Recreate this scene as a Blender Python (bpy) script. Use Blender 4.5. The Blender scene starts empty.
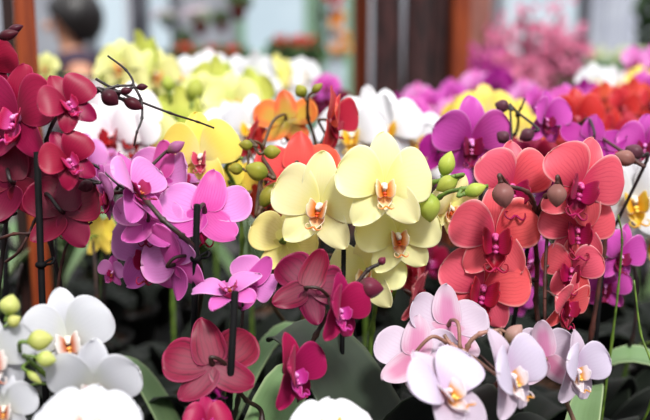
import bpy, math, random
from mathutils import Vector, Matrix, Euler, noise
R = math.radians
PI = math.pi
scene = bpy.context.scene
col = scene.collection
rnd = random.Random(11)

# ---------------------------------------------------------------- camera
FPX = 900.0
CAM = Vector((0, 0, 1.45)); PITCH = R(11)
FWD = Vector((0, math.cos(PITCH), -math.sin(PITCH)))
UPV = Vector((0, math.sin(PITCH), math.cos(PITCH)))
RGT = Vector((1, 0, 0))
BASIS = Matrix.Rotation(-PITCH, 4, 'X')
cam_data = bpy.data.cameras.new('camera'); cam = bpy.data.objects.new('camera', cam_data)
col.objects.link(cam); scene.camera = cam
cam.location = CAM; cam.rotation_euler = (R(90) - PITCH, 0, 0)
cam_data.sensor_width = 36; cam_data.lens = FPX / 650 * 36
cam_data.clip_start = .05; cam_data.clip_end = 200
cam_data.dof.use_dof = True; cam_data.dof.focus_distance = 0.93
cam_data.dof.aperture_fstop = 2.7

def P(px, py, d):
    return CAM + FWD * d + RGT * ((px - 325) / FPX * d) + UPV * ((210 - py) / FPX * d)

# ---------------------------------------------------------------- colour + node helpers
def lin(c):
    return tuple(((x / 255) / 12.92 if x / 255 <= .04045 else ((x / 255 + .055) / 1.055) ** 2.4) for x in c) + (1,)

def newmat(name):
    m = bpy.data.materials.new(name); m.use_nodes = True
    nt = m.node_tree; nt.nodes.clear()
    out = nt.nodes.new('ShaderNodeOutputMaterial')
    return m, nt, out

def nd(nt, typ, **kw):
    n = nt.nodes.new(typ)
    for k, v in kw.items(): setattr(n, k, v)
    return n

def math_(nt, op, a, b=None, c=None, clamp=False):
    n = nd(nt, 'ShaderNodeMath', operation=op, use_clamp=clamp)
    for i, x in enumerate((a, b, c)):
        if x is None: continue
        if isinstance(x, (int, float)): n.inputs[i].default_value = x
        else: nt.links.new(x, n.inputs[i])
    return n.outputs[0]

def mixc(nt, f, a, b, mode='MIX'):
    n = nd(nt, 'ShaderNodeMix', data_type='RGBA', blend_type=mode)
    for s, x in ((n.inputs[0], f), (n.inputs[6], a), (n.inputs[7], b)):
        if isinstance(x, (int, float, tuple)): s.default_value = x
        else: nt.links.new(x, s)
    return n.outputs[2]

def smooth(nt, x, lo, hi):
    n = nd(nt, 'ShaderNodeMapRange', interpolation_type='SMOOTHSTEP')
    nt.links.new(x, n.inputs[0]); n.inputs[1].default_value = lo; n.inputs[2].default_value = hi
    return n.outputs[0]

def petal_mat(name, base, center=None, edge=None, vein=None, vs=.35, es=.6, cs=(.0, .55), trans=.38, rough=.42, nv=34, blotch=None, spec=.3):
    """petal tissue: pigment by position on the petal (u along, v across), fine veins, thin and translucent"""
    m, nt, out = newmat(name)
    base = lin(base); center = lin(center) if center else base; edge = lin(edge) if edge else base
    vein = lin(vein) if vein else base
    uv = nd(nt, 'ShaderNodeUVMap'); sp = nd(nt, 'ShaderNodeSeparateXYZ'); nt.links.new(uv.outputs[0], sp.inputs[0])
    u, v = sp.outputs[0], sp.outputs[1]
    av = math_(nt, 'ABSOLUTE', math_(nt, 'MULTIPLY_ADD', v, 2.0, -1.0))
    nz = nd(nt, 'ShaderNodeTexNoise'); nz.inputs['Scale'].default_value = 3.5; nt.links.new(uv.outputs[0], nz.inputs['Vector'])
    nzf = math_(nt, 'ADD', nz.outputs[0], -.5)
    c = mixc(nt, smooth(nt, math_(nt, 'ADD', u, math_(nt, 'MULTIPLY', nzf, .2)), cs[0], cs[1]), center, base)
    # veins fan out from the claw
    w = math_(nt, 'SINE', math_(nt, 'MULTIPLY', math_(nt, 'ADD', v, math_(nt, 'MULTIPLY', nzf, .12)), nv * 2.2))
    w = smooth(nt, w, .45, 1.0)
    w2 = math_(nt, 'SINE', math_(nt, 'MULTIPLY', math_(nt, 'ADD', math_(nt, 'ADD', v, math_(nt, 'MULTIPLY', u, .35)), math_(nt, 'MULTIPLY', nzf, .3)), nv * 3.1))
    w2 = math_(nt, 'MULTIPLY', smooth(nt, w2, .6, 1.0), .35)
    w = math_(nt, 'MAXIMUM', w, w2)
    fade = math_(nt, 'SUBTRACT', 1.0, smooth(nt, u, .45, 1.0))
    c = mixc(nt, math_(nt, 'MULTIPLY', math_(nt, 'MULTIPLY', w, math_(nt, 'MULTIPLY_ADD', fade, .7, .3)), vs * .62), c, vein)
    if blotch:
        bl = math_(nt, 'MULTIPLY', math_(nt, 'SUBTRACT', 1.0, smooth(nt, av, .25, .75)), math_(nt, 'SUBTRACT', 1.0, smooth(nt, u, .55, .95)))
        c = mixc(nt, math_(nt, 'MULTIPLY', bl, blotch[1]), c, lin(blotch[0]))
    e = math_(nt, 'MAXIMUM', smooth(nt, av, .84, 1.0), smooth(nt, u, .955, 1.0))
    c = mixc(nt, math_(nt, 'MULTIPLY', e, es), c, edge)
    oi = nd(nt, 'ShaderNodeObjectInfo')
    hs = nd(nt, 'ShaderNodeHueSaturation')
    nt.links.new(math_(nt, 'MULTIPLY_ADD', oi.outputs['Random'], .018, .491), hs.inputs[0])
    nt.links.new(math_(nt, 'MULTIPLY_ADD', oi.outputs['Random'], .12, .93), hs.inputs[2])
    nt.links.new(c, hs.inputs[4])
    bs = nd(nt, 'ShaderNodeBsdfPrincipled'); nt.links.new(hs.outputs[0], bs.inputs['Base Color'])
    bs.inputs['Roughness'].default_value = rough
    bs.inputs['Specular IOR Level'].default_value = spec
    bs.inputs['Sheen Weight'].default_value = .08
    bp = nd(nt, 'ShaderNodeBump'); bp.inputs['Strength'].default_value = .05; bp.inputs['Distance'].default_value = .0006
    nt.links.new(w, bp.inputs['Height']); nt.links.new(bp.outputs[0], bs.inputs['Normal'])
    tr = nd(nt, 'ShaderNodeBsdfTranslucent'); nt.links.new(hs.outputs[0], tr.inputs[0])
    mx = nd(nt, 'ShaderNodeMixShader'); mx.inputs[0].default_value = trans
    nt.links.new(bs.outputs[0], mx.inputs[1]); nt.links.new(tr.outputs[0], mx.inputs[2])
    nt.links.new(mx.outputs[0], out.inputs[0])
    return m

def plain_mat(name, a, b=None, scale=30, rough=.5, bump=.15, stretch=(1, 1, 1), metal=0, spec=.5, trans=0, detail=4, coord='Object', lo=.35, hi=.65):
    m, nt, out = newmat(name)
    tc = nd(nt, 'ShaderNodeTexCoord'); mp = nd(nt, 'ShaderNodeMapping'); mp.inputs['Scale'].default_value = stretch
    nt.links.new(tc.outputs[coord], mp.inputs[0])
    nz = nd(nt, 'ShaderNodeTexNoise'); nz.inputs['Scale'].default_value = scale; nz.inputs['Detail'].default_value = detail
    nt.links.new(mp.outputs[0], nz.inputs['Vector'])
    c = mixc(nt, smooth(nt, nz.outputs[0], lo, hi), lin(a), lin(b or a))
    bs = nd(nt, 'ShaderNodeBsdfPrincipled'); nt.links.new(c, bs.inputs['Base Color'])
    bs.inputs['Roughness'].default_value = rough; bs.inputs['Metallic'].default_value = metal
    bs.inputs['Specular IOR Level'].default_value = spec
    if bump:
        bp = nd(nt, 'ShaderNodeBump'); bp.inputs['Strength'].default_value = bump; bp.inputs['Distance'].default_value = .01
        nt.links.new(nz.outputs[0], bp.inputs['Height']); nt.links.new(bp.outputs[0], bs.inputs['Normal'])
    if trans:
        tr = nd(nt, 'ShaderNodeBsdfTranslucent'); nt.links.new(c, tr.inputs[0])
        mx = nd(nt, 'ShaderNodeMixShader'); mx.inputs[0].default_value = trans
        nt.links.new(bs.outputs[0], mx.inputs[1]); nt.links.new(tr.outputs[0], mx.inputs[2]); nt.links.new(mx.outputs[0], out.inputs[0])
    else:
        nt.links.new(bs.outputs[0], out.inputs[0])
    return m

# ---------------------------------------------------------------- mesh builder
def catmull(pts, n=6):
    pts = [Vector(p) for p in pts]
    if len(pts) < 3:
        return [pts[0].lerp(pts[-1], i / n) for i in range(n + 1)]
    q = [pts[0] * 2 - pts[1]] + pts + [pts[-1] * 2 - pts[-2]]
    o = []
    for i in range(1, len(q) - 2):
        a, b, c, d = q[i - 1:i + 3]
        for k in range(n):
            t = k / n
            o.append(.5 * ((2 * b) + (c - a) * t + (2 * a - 5 * b + 4 * c - d) * t * t + (3 * b - a - 3 * c + d) * t ** 3))
    o.append(pts[-1]); return o

class MB:
    def __init__(s): s.v = []; s.f = []; s.m = []; s.uv = []
    def add(s, vs, fs, uvs=None, mi=0, M=None, mis=None):
        b = len(s.v)
        s.v += [tuple(M @ Vector(p)) if M else tuple(p) for p in vs]
        for k, f in enumerate(fs):
            s.f.append([b + i for i in f]); s.m.append(mis[k] if mis else mi)
            s.uv.append([uvs[i] if uvs else (0, 0) for i in f])
    def blade(s, L, W, prof, shape, M=None, nu=16, nv=10, th=.014, mf=0, mb=1, flip=False, asym=(1, 1), base=.05):
        """a petal or leaf: length along +X, width along Z, front towards -Y; a closed thin solid"""
        fr = []; uvs = []
        for i in range(nu + 1):
            u = .5 - .5 * math.cos(PI * (i / nu) ** .9) if nu > 6 else i / nu
            hw = W * prof(u) + base * W * (1 - u) * (1 - u)
            for j in range(nv + 1):
                v = math.sin(PI / 2 * (2 * j / nv - 1))
                z = v * hw * (asym[0] if v > 0 else asym[1])
                p = shape(u, v, u * L, z)
                fr.append(Vector(p)); uvs.append((u, (v + 1) / 2))
        w = nv + 1
        nrm = []
        for i in range(nu + 1):
            for j in range(w):
                a = fr[min(i + 1, nu) * w + j] - fr[max(i - 1, 0) * w + j]
                b = fr[i * w + min(j + 1, nv)] - fr[i * w + max(j - 1, 0)]
                n = a.cross(b)
                nrm.append(n.normalized() if n.length > 1e-9 else Vector((0, -1, 0)))
        bk = [p - n * (th if n.y <= 0 else -th) for p, n in zip(fr, nrm)]
        vs = fr + bk; N = len(fr); fs = []; mis = []
        for i in range(nu):
            for j in range(nv):
                a, b, c, d = i * w + j, (i + 1) * w + j, (i + 1) * w + j + 1, i * w + j + 1
                fs.append([a, b, c, d]); mis.append(mf)
                fs.append([N + d, N + c, N + b, N + a]); mis.append(mb)
        for i in range(nu):
            for j in (0, nv):
                a, b = i * w + j, (i + 1) * w + j
                fs.append([a, N + a, N + b, b] if j == 0 else [b, N + b, N + a, a]); mis.append(mf)
        for j in range(nv):
            a, b = nu * w + j, nu * w + j + 1
            fs.append([a, N + a, N + b, b]); mis.append(mf)
            a, b = j, j + 1
            fs.append([b, N + b, N + a, a]); mis.append(mf)
        if flip: fs = [f[::-1] for f in fs]
        s.add(vs, fs, uvs + uvs, M=M, mis=mis)
    def tube(s, pts, r, n=8, mi=0, M=None, cap=True):
        k = len(pts); rs = r if isinstance(r, (list, tuple)) else [r] * k
        vs = []; t0 = (pts[1] - pts[0]).normalized(); up = t0.orthogonal().normalized()
        for i, p in enumerate(pts):
            t = (pts[min(i + 1, k - 1)] - pts[max(i - 1, 0)])
            t = t.normalized() if t.length > 1e-9 else t0
            up = up - t * up.dot(t); up = up.normalized() if up.length > 1e-6 else t.orthogonal().normalized()
            sd = t.cross(up)
            for a in range(n):
                an = 2 * PI * a / n
                vs.append(p + (up * math.cos(an) + sd * math.sin(an)) * rs[i])
        fs = [[i * n + a, i * n + (a + 1) % n, (i + 1) * n + (a + 1) % n, (i + 1) * n + a] for i in range(k - 1) for a in range(n)]
        if cap: fs += [list(range(n))[::-1], [(k - 1) * n + a for a in range(n)]]
        s.add(vs, fs, [(i // n / max(1, k - 1), (i % n) / n) for i in range(len(vs))], mi, M)
    def lathe(s, prof, n=24, mi=0, M=None, cap=True, wob=None):
        vs = []
        for i, (r, z) in enumerate(prof):
            for a in range(n):
                an = 2 * PI * a / n; rr = r * (wob(an, i) if wob else 1)
                vs.append((rr * math.cos(an), rr * math.sin(an), z))
        k = len(prof)
        fs = [[i * n + a, i * n + (a + 1) % n, (i + 1) * n + (a + 1) % n, (i + 1) * n + a] for i in range(k - 1) for a in range(n)]
        if cap: fs += [list(range(n))[::-1], [(k - 1) * n + a for a in range(n)]]
        s.add(vs, fs, [((i % n) / n, i // n / max(1, k - 1)) for i in range(len(vs))], mi, M)
    def ball(s, c, r, mi=0, M=None, n=12):
        c = Vector(c); r = (r, r, r) if isinstance(r, (int, float)) else r
        pr = [(math.sin(PI * i / 8) or 1e-4, -math.cos(PI * i / 8)) for i in range(9)]
        T = Matrix.Translation(c) @ Matrix.Diagonal((r[0], r[1], r[2], 1))
        s.lathe([(max(a, .01), b) for a, b in pr], n, mi, (M @ T) if M else T)
    def box(s, c, d, mi=0, M=None, bev=.0):
        x, y, z = d[0] / 2, d[1] / 2, d[2] / 2; b = min(bev, x * .9, y * .9, z * .9)
        T = Matrix.Translation(Vector(c)); T = (M @ T) if M else T
        if b <= 0:
            vs = [(i * x, j * y, k * z) for i in (-1, 1) for j in (-1, 1) for k in (-1, 1)]
            fs = [[0, 1, 3, 2], [4, 6, 7, 5], [0, 4, 5, 1], [2, 3, 7, 6], [0, 2, 6, 4], [1, 5, 7, 3]]
            s.add(vs, fs, None, mi, T); return
        ring = lambda X, Y, Z: [(-X, -Y + b, Z), (-X, Y - b, Z), (-X + b, Y, Z), (X - b, Y, Z), (X, Y - b, Z), (X, -Y + b, Z), (X - b, -Y, Z), (-X + b, -Y, Z)]
        ri = lambda Z: [(-x + b, -y + b, Z)] * 0 + [(-x + b, -y + b * 1.0, Z), (-x + b, y - b, Z), (-x + b, y - b, Z), (x - b, y - b, Z), (x - b, y - b, Z), (x - b, -y + b, Z), (x - b, -y + b, Z), (-x + b, -y + b, Z)]
        vs = ri(-z) + ring(x, y, -z + b) + ring(x, y, z - b) + ri(z)
        fs = [[r * 8 + a, r * 8 + 8 + a, r * 8 + 8 + (a + 1) % 8, r * 8 + (a + 1) % 8] for r in range(3) for a in range(8)]
        fs += [[0, 1, 3, 5], [24, 29, 27, 25]]
        s.add(vs, fs, None, mi, T)
    def mesh(s, name, mats, smooth_=True):
        me = bpy.data.meshes.new(name); me.from_pydata(s.v, [], s.f)
        for m in mats: me.materials.append(m)
        me.polygons.foreach_set('material_index', s.m)
        uvl = me.uv_layers.new(name='UVMap'); fl = []
        for q in s.uv:
            for a in q: fl += [a[0], a[1]]
        uvl.data.foreach_set('uv', fl)
        me.polygons.foreach_set('use_smooth', [smooth_] * len(s.f))
        me.update(); return me
    def obj(s, name, mats, parent=None, M=None, smooth_=True):
        mats = mats if isinstance(mats, (list, tuple)) else [mats]
        return link(name, s.mesh(name, mats, smooth_), parent, M)

def link(name, data, parent=None, M=None):
    o = bpy.data.objects.new(name, data); col.objects.link(o)
    if parent: o.parent = parent
    if M is not None: o.matrix_local = M
    return o

def tag(o, label=None, cat=None, group=None, kind=None):
    for k, v in (('label', label), ('category', cat), ('group', group), ('kind', kind)):
        if v: o[k] = v
    return o

def thing(name, loc, label, cat, group=None, rz=0):
    o = bpy.data.objects.new(name, None); col.objects.link(o)
    o.empty_display_size = .02; o.location = loc; o.rotation_euler = (0, 0, rz)
    return tag(o, label, cat, group)
# ---------------------------------------------------------------- varieties
V = {}
def variety(k, petal, back, lip, throat, column, stem, bud, **kw):
    V[k] = dict(front=petal_mat(k + ' petal', **petal), back=petal_mat(k + ' petal back', **back),
                lip=petal_mat(k + ' lip', **lip), throat=plain_mat(k + ' throat', *throat, scale=160, rough=.4, bump=.05),
                column=plain_mat(k + ' column', *column, scale=60, rough=.4, bump=.02, trans=.2),
                stem=plain_mat(k + ' stem', *stem, scale=90, rough=.5, bump=.06),
                bud=petal_mat(k + ' bud', **bud), **kw)

def pm(base, center=None, edge=None, vein=None, **k): return dict(base=base, center=center, edge=edge, vein=vein, **k)
DARKSTEM = ((30, 18, 14), (56, 32, 24)); GREENSTEM = ((70, 96, 30), (104, 130, 48)); BLACKSTEM = ((20, 10, 12), (40, 20, 22))
variety('cream', pm((255, 252, 200), (250, 248, 156), (254, 252, 220), (236, 236, 136), vs=.18),
        pm((252, 244, 164), (236, 232, 124), None, (220, 214, 96), vs=.4),
        pm((254, 246, 206), (238, 150, 50), (252, 248, 235), (226, 110, 40), vs=.8, cs=(.1, .8)), ((214, 90, 24), (180, 40, 16)), ((252, 250, 244), (236, 220, 200)),
        GREENSTEM, pm((196, 206, 92), (150, 176, 60), None, (140, 160, 60), vs=.4))
variety('yellow', pm((250, 232, 112), (252, 244, 170), (252, 240, 150), (238, 208, 80), vs=.15),
        pm((244, 222, 96), (226, 214, 90), None, (214, 190, 60), vs=.3),
        pm((226, 84, 110), (206, 50, 80), (252, 226, 214), (120, 10, 30), vs=.5), ((250, 236, 210), (190, 30, 60)), ((252, 250, 240), (240, 200, 190)),
        GREENSTEM, pm((176, 178, 60), (140, 150, 50), None, (120, 140, 40), vs=.4))
variety('lime', pm((246, 244, 172), (236, 238, 140), (250, 250, 210), (222, 226, 124), vs=.2),
        pm((222, 228, 116), (198, 210, 90), None, (180, 196, 70), vs=.3),
        pm((240, 226, 130), (226, 150, 60), (250, 240, 220), (220, 120, 40), vs=.5), ((226, 150, 60), (170, 50, 60)), ((250, 246, 236), (232, 224, 180)),
        GREENSTEM, pm((190, 200, 88), (150, 170, 60), None, (140, 160, 60), vs=.3))
variety('crimson', pm((164, 14, 70), (136, 6, 54), (196, 50, 104), (104, 2, 42), vs=.45, trans=.34),
        pm((130, 10, 54), (106, 6, 42), (166, 36, 78), (78, 2, 32), vs=.5),
        pm((196, 20, 90), (228, 90, 180), (214, 40, 110), (140, 0, 60), vs=.5), ((240, 130, 210), (200, 30, 110)), ((236, 120, 196), (250, 190, 230)),
        BLACKSTEM, pm((88, 22, 42), (60, 14, 26), None, (50, 8, 20), vs=.5))
variety('lilac', pm((232, 154, 220), (222, 122, 206), (248, 200, 236), (216, 104, 184), vs=.4),
        pm((226, 146, 214), (216, 108, 190), (246, 196, 230), (208, 90, 170), vs=.45),
        pm((176, 20, 90), (150, 10, 40), (210, 60, 150), (120, 0, 40), vs=.4), ((210, 120, 40), (150, 20, 50)), ((232, 150, 216), (250, 200, 240)),
        DARKSTEM, pm((186, 110, 160), (150, 120, 90), None, (140, 60, 110), vs=.4))
variety('magenta', pm((176, 16, 84), (150, 8, 66), (204, 54, 116), (116, 4, 48), vs=.4),
        pm((138, 16, 62), (136, 50, 76), (186, 60, 110), (70, 8, 34), vs=1.2, blotch=((150, 78, 96), .6), nv=20),
        pm((200, 40, 140), (226, 80, 190), (226, 110, 190), (140, 0, 80), vs=.4), ((240, 150, 220), (200, 30, 120)), ((226, 120, 200), (240, 170, 220)),
        DARKSTEM, pm((128, 38, 62), (92, 56, 50), None, (62, 20, 34), vs=.8, nv=16))
variety('white', pm((216, 217, 223), (218, 221, 214), (226, 226, 231), (194, 196, 206), vs=.2, trans=.3),
        pm((246, 246, 250), (236, 240, 214), None, (226, 228, 232), vs=.25, trans=.3),
        pm((250, 246, 242), (214, 120, 70), (252, 252, 252), (190, 70, 50), vs=.6, cs=(0, .6)), ((200, 90, 50), (240, 200, 90)), ((250, 248, 240), (240, 226, 200)),
        GREENSTEM, pm((212, 214, 130), (160, 178, 70), None, (160, 170, 80), vs=.3))
variety('snow', pm((238, 238, 242), (238, 238, 238), (244, 244, 248), (222, 222, 228), vs=.15, trans=.3),
        pm((248, 248, 250), (240, 244, 226), None, (230, 230, 234), vs=.2, trans=.3),
        pm((236, 200, 60), (240, 176, 20), (252, 250, 240), (200, 120, 10), vs=.5), ((236, 190, 30), (250, 230, 120)), ((252, 250, 240), (246, 236, 200)),
        GREENSTEM, pm((212, 214, 130), (160, 178, 70), None, (160, 170, 80), vs=.3))
variety('redlip', pm((252, 248, 250), (246, 226, 236), (252, 252, 255), (240, 220, 232), vs=.2, trans=.3),
        pm((248, 240, 244), (236, 220, 226), None, (226, 210, 220), vs=.25, trans=.3),
        pm((160, 14, 34), (190, 30, 30), (190, 30, 60), (110, 0, 20), vs=.5), ((200, 40, 30), (150, 10, 30)), ((250, 236, 240), (226, 160, 170)),
        BLACKSTEM, pm((150, 90, 100), (110, 60, 60), None, (90, 40, 50), vs=.4))
variety('blush', pm((212, 202, 222), (206, 184, 212), (224, 214, 230), (188, 162, 198), vs=.25, trans=.32),
        pm((208, 192, 208), (200, 160, 184), (222, 210, 220), (186, 144, 176), vs=.3, trans=.34),
        pm((244, 236, 240), (230, 170, 60), (248, 240, 246), (226, 120, 30), vs=.6, cs=(.1, .5)), ((232, 160, 30), (244, 220, 130)), ((248, 236, 244), (240, 214, 230)),
        ((112, 84, 66), (150, 104, 90)), pm((190, 150, 140), (160, 140, 96), None, (150, 100, 100), vs=.5))
variety('coral', pm((242, 104, 118), (228, 66, 100), (252, 190, 190), (202, 36, 76), vs=.5, es=.75, trans=.36),
        pm((234, 88, 96), (212, 56, 80), (250, 170, 166), (184, 30, 60), vs=.5, es=.7),
        pm((160, 4, 50), (190, 10, 90), (186, 30, 70), (96, 0, 30), vs=.5), ((206, 80, 160), (140, 0, 50)), ((214, 60, 140), (236, 120, 180)),
        ((48, 24, 22), (84, 44, 36)), pm((168, 116, 108), (140, 84, 78), (176, 120, 112), (120, 66, 72), vs=.5))
variety('orange', pm((232, 120, 56), (214, 70, 40), (244, 160, 80), (196, 60, 40), vs=.4),
        pm((226, 116, 50), (176, 160, 50), (236, 150, 70), (190, 80, 40), vs=.4, blotch=((178, 160, 44), .7)),
        pm((190, 30, 40), (170, 20, 40), (220, 80, 60), (140, 0, 20), vs=.4), ((220, 120, 40), (180, 30, 30)), ((240, 180, 150), (220, 100, 90)),
        ((60, 40, 20), (84, 60, 30)), pm((170, 166, 62), (132, 142, 44), None, (120, 120, 40), vs=.4))
variety('scarlet', pm((204, 46, 62), (180, 26, 54), (244, 120, 110), (180, 20, 40), vs=.4),
        pm((236, 88, 70), (220, 66, 54), (246, 120, 96), (190, 36, 34), vs=.35),
        pm((170, 10, 40), (190, 20, 70), (210, 50, 70), (110, 0, 24), vs=.4), ((220, 100, 120), (150, 0, 40)), ((226, 110, 130), (236, 150, 160)),
        ((60, 34, 20), (90, 60, 34)), pm((160, 40, 50), (150, 120, 50), None, (120, 20, 30), vs=.4))
variety('purple', pm((224, 92, 198), (206, 52, 172), (238, 160, 222), (170, 24, 136), vs=.45, es=.6),
        pm((176, 34, 150), (150, 14, 120), (200, 80, 180), (120, 6, 96), vs=.45),
        pm((140, 4, 80), (150, 0, 60), (170, 20, 110), (90, 0, 50), vs=.5), ((230, 130, 200), (130, 0, 60)), ((220, 110, 200), (240, 170, 226)),
        BLACKSTEM, pm((110, 62, 78), (84, 40, 52), None, (70, 28, 40), vs=.5))
for k_, f_, b_ in (('lilac', pm((224, 112, 198), (208, 76, 172), (240, 160, 226), (190, 56, 160), vs=.5), pm((214, 92, 178), (202, 60, 156), (238, 140, 212), (180, 36, 136), vs=.6)),
                   ('blush', pm((214, 200, 216), (206, 176, 198), (226, 216, 226), (192, 156, 186), vs=.3), pm((216, 190, 206), (206, 150, 176), (226, 210, 222), (190, 112, 160), vs=.4, blotch=((204, 118, 162), .8)))):
    V[k_]['sfront'] = petal_mat(k_ + ' sepal', **f_); V[k_]['sback'] = petal_mat(k_ + ' sepal back', **b_)
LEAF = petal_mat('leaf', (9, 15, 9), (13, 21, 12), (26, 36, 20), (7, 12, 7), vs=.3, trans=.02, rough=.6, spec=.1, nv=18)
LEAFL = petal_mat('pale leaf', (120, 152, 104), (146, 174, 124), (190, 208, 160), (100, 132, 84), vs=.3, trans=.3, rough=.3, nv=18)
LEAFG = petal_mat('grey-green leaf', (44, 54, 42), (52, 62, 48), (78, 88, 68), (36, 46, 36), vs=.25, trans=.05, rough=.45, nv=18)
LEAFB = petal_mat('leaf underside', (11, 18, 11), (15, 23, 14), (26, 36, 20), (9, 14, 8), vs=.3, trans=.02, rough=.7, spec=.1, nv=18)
BLACKPLASTIC = plain_mat('black plastic', (7, 6, 8), (12, 11, 13), scale=60, rough=.7, bump=.03, spec=.12)
POTMAT = plain_mat('dark pot plastic', (22, 20, 20), (32, 28, 26), scale=30, rough=.45, bump=.03)
BARK = plain_mat('potting bark', (40, 24, 16), (92, 58, 36), scale=120, rough=.9, bump=.8)

# ---------------------------------------------------------------- blossoms (unit: half of the petal span = 1)
_cache = {}
def prof_petal(u): return 1.93 * (u ** .72) * (max(0, 1 - u) ** .46) if u < 1 else .0
def prof_sepal(u): return 1.48 * (u ** .42) * (max(0, 1 - u) ** .5) if u < 1 else .0
def prof_leaf(u): return min(1, (u * 3.2) ** .5) * (max(0, 1 - u ** 3.2)) ** .6

def part_mesh(kind, var, k):
    key = (kind, var, k)
    if key in _cache: return _cache[key]
    r = random.Random(k * 37 + len(kind) * 101 + ord(kind[-1]) * 7)
    v = V[var]; mb = MB()
    mir = -1 if kind == 'petal_left' else 1
    a, b, c, ph, w2 = r.uniform(.08, .2), r.uniform(-.10, .12), r.uniform(.02, .05), r.uniform(0, 6), r.uniform(.01, .03)
    if kind.startswith('petal'):
        def sh(u, vv, x, z):
            y = -a * math.sin(PI * u * .8) * .9 + .16 * u ** 3 + b * vv * vv * u - c * math.sin(ph + 3.2 * vv + 5 * u) * u * abs(vv) - w2 * math.sin(11 * vv + ph) * u * vv * vv
            return (mir * (x + .04 * vv * vv * math.sin(PI * u)), y, z + .05 * math.sin(PI * u))
        mb.blade(1.02, .64 * r.uniform(.95, 1.06), prof_petal, sh, asym=(1.08, .94), flip=mir < 0)
    else:
        cup = r.uniform(.1, .2)
        def sh(u, vv, x, z):
            y = .10 * u - .16 * math.sin(PI * u * .7) + cup * (-(vv * vv) * .35 * math.sin(PI * min(1, u * 1.1))) + b * .5 * u * vv - c * .6 * math.sin(ph + 4 * vv + 4 * u) * u
            return (x, y, z)
        mb.blade(1.12 if kind == 'sepal_dorsal' else .98, (.41 if kind == 'sepal_dorsal' else .40) * r.uniform(.94, 1.05), prof_sepal, sh, base=.3)
    m = mb.mesh('petal' if kind.startswith('petal') else 'sepal', [v['front'] if kind.startswith('petal') else v.get('sfront', v['front']), v['back'] if kind.startswith('petal') else v.get('sback', v['back'])]); _cache[key] = m
    return m

def lip_mesh(var, k):
    key = ('lip', var, k)
    if key in _cache: return _cache[key]
    mb = MB(); v = V[var]
    T = Matrix.Translation
    # mid lobe: reaches forwards and down, pointed, channelled
    def mid(u, vv, x, z): return (x, .10 * u - .0 + .12 * math.sin(PI * u) - .12 * vv * vv * math.sin(PI * u), z)
    ml = lambda u: (.55 + .8 * math.sin(PI * min(1, u * 1.15)) ** 1.2) * (1 - u ** 3) if u < 1 else 0
    Mm = T((0, -.10, -.10)) @ Matrix.Rotation(R(90 + 40), 4, 'Y')
    Mm = T((0, -.06, -.10)) @ Matrix(((0, 0, 1, 0), (-.72, .69, 0, 0), (-.69, -.72, 0, 0), (0, 0, 0, 1)))
    mb.blade(.46, .125, ml, mid, M=Mm, nu=10, nv=6, th=.02, mf=0, mb=0)
    # side lobes stand up either side of the column and curve inwards
    for s in (-1, 1):
        def sd(u, vv, x, z, s=s): return (s * (x * .95 - .16 * u * u), -.02 - .26 * math.sin(1.5 * u) * (1 - .3 * u) + .07 * vv, z + .16 * u)
        sl = lambda u: math.sin(PI * min(1, .12 + u * .86)) ** .6
        mb.blade(.34, .19, sl, sd, M=T((s * .04, -.07, -.09)), nu=10, nv=6, th=.02, mf=0, mb=0, flip=s < 0)
        # cirri
        pts = catmull([(s * .01, -.385, -.40), (s * .10, -.45, -.45), (s * .17, -.40, -.42), (s * .17, -.34, -.36), (s * .12, -.33, -.35)], 4)
        mb.tube(pts, [.022 - .015 * i / len(pts) for i in range(len(pts))], 6, 0)
    mb.ball((0, -.16, -.13), (.05, .05, .04), 1)
    mb.ball((0, -.22, -.19), (.04, .05, .03), 1)
    m = mb.mesh('lip', [v['lip'], v['throat']]); _cache[key] = m
    return m

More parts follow.
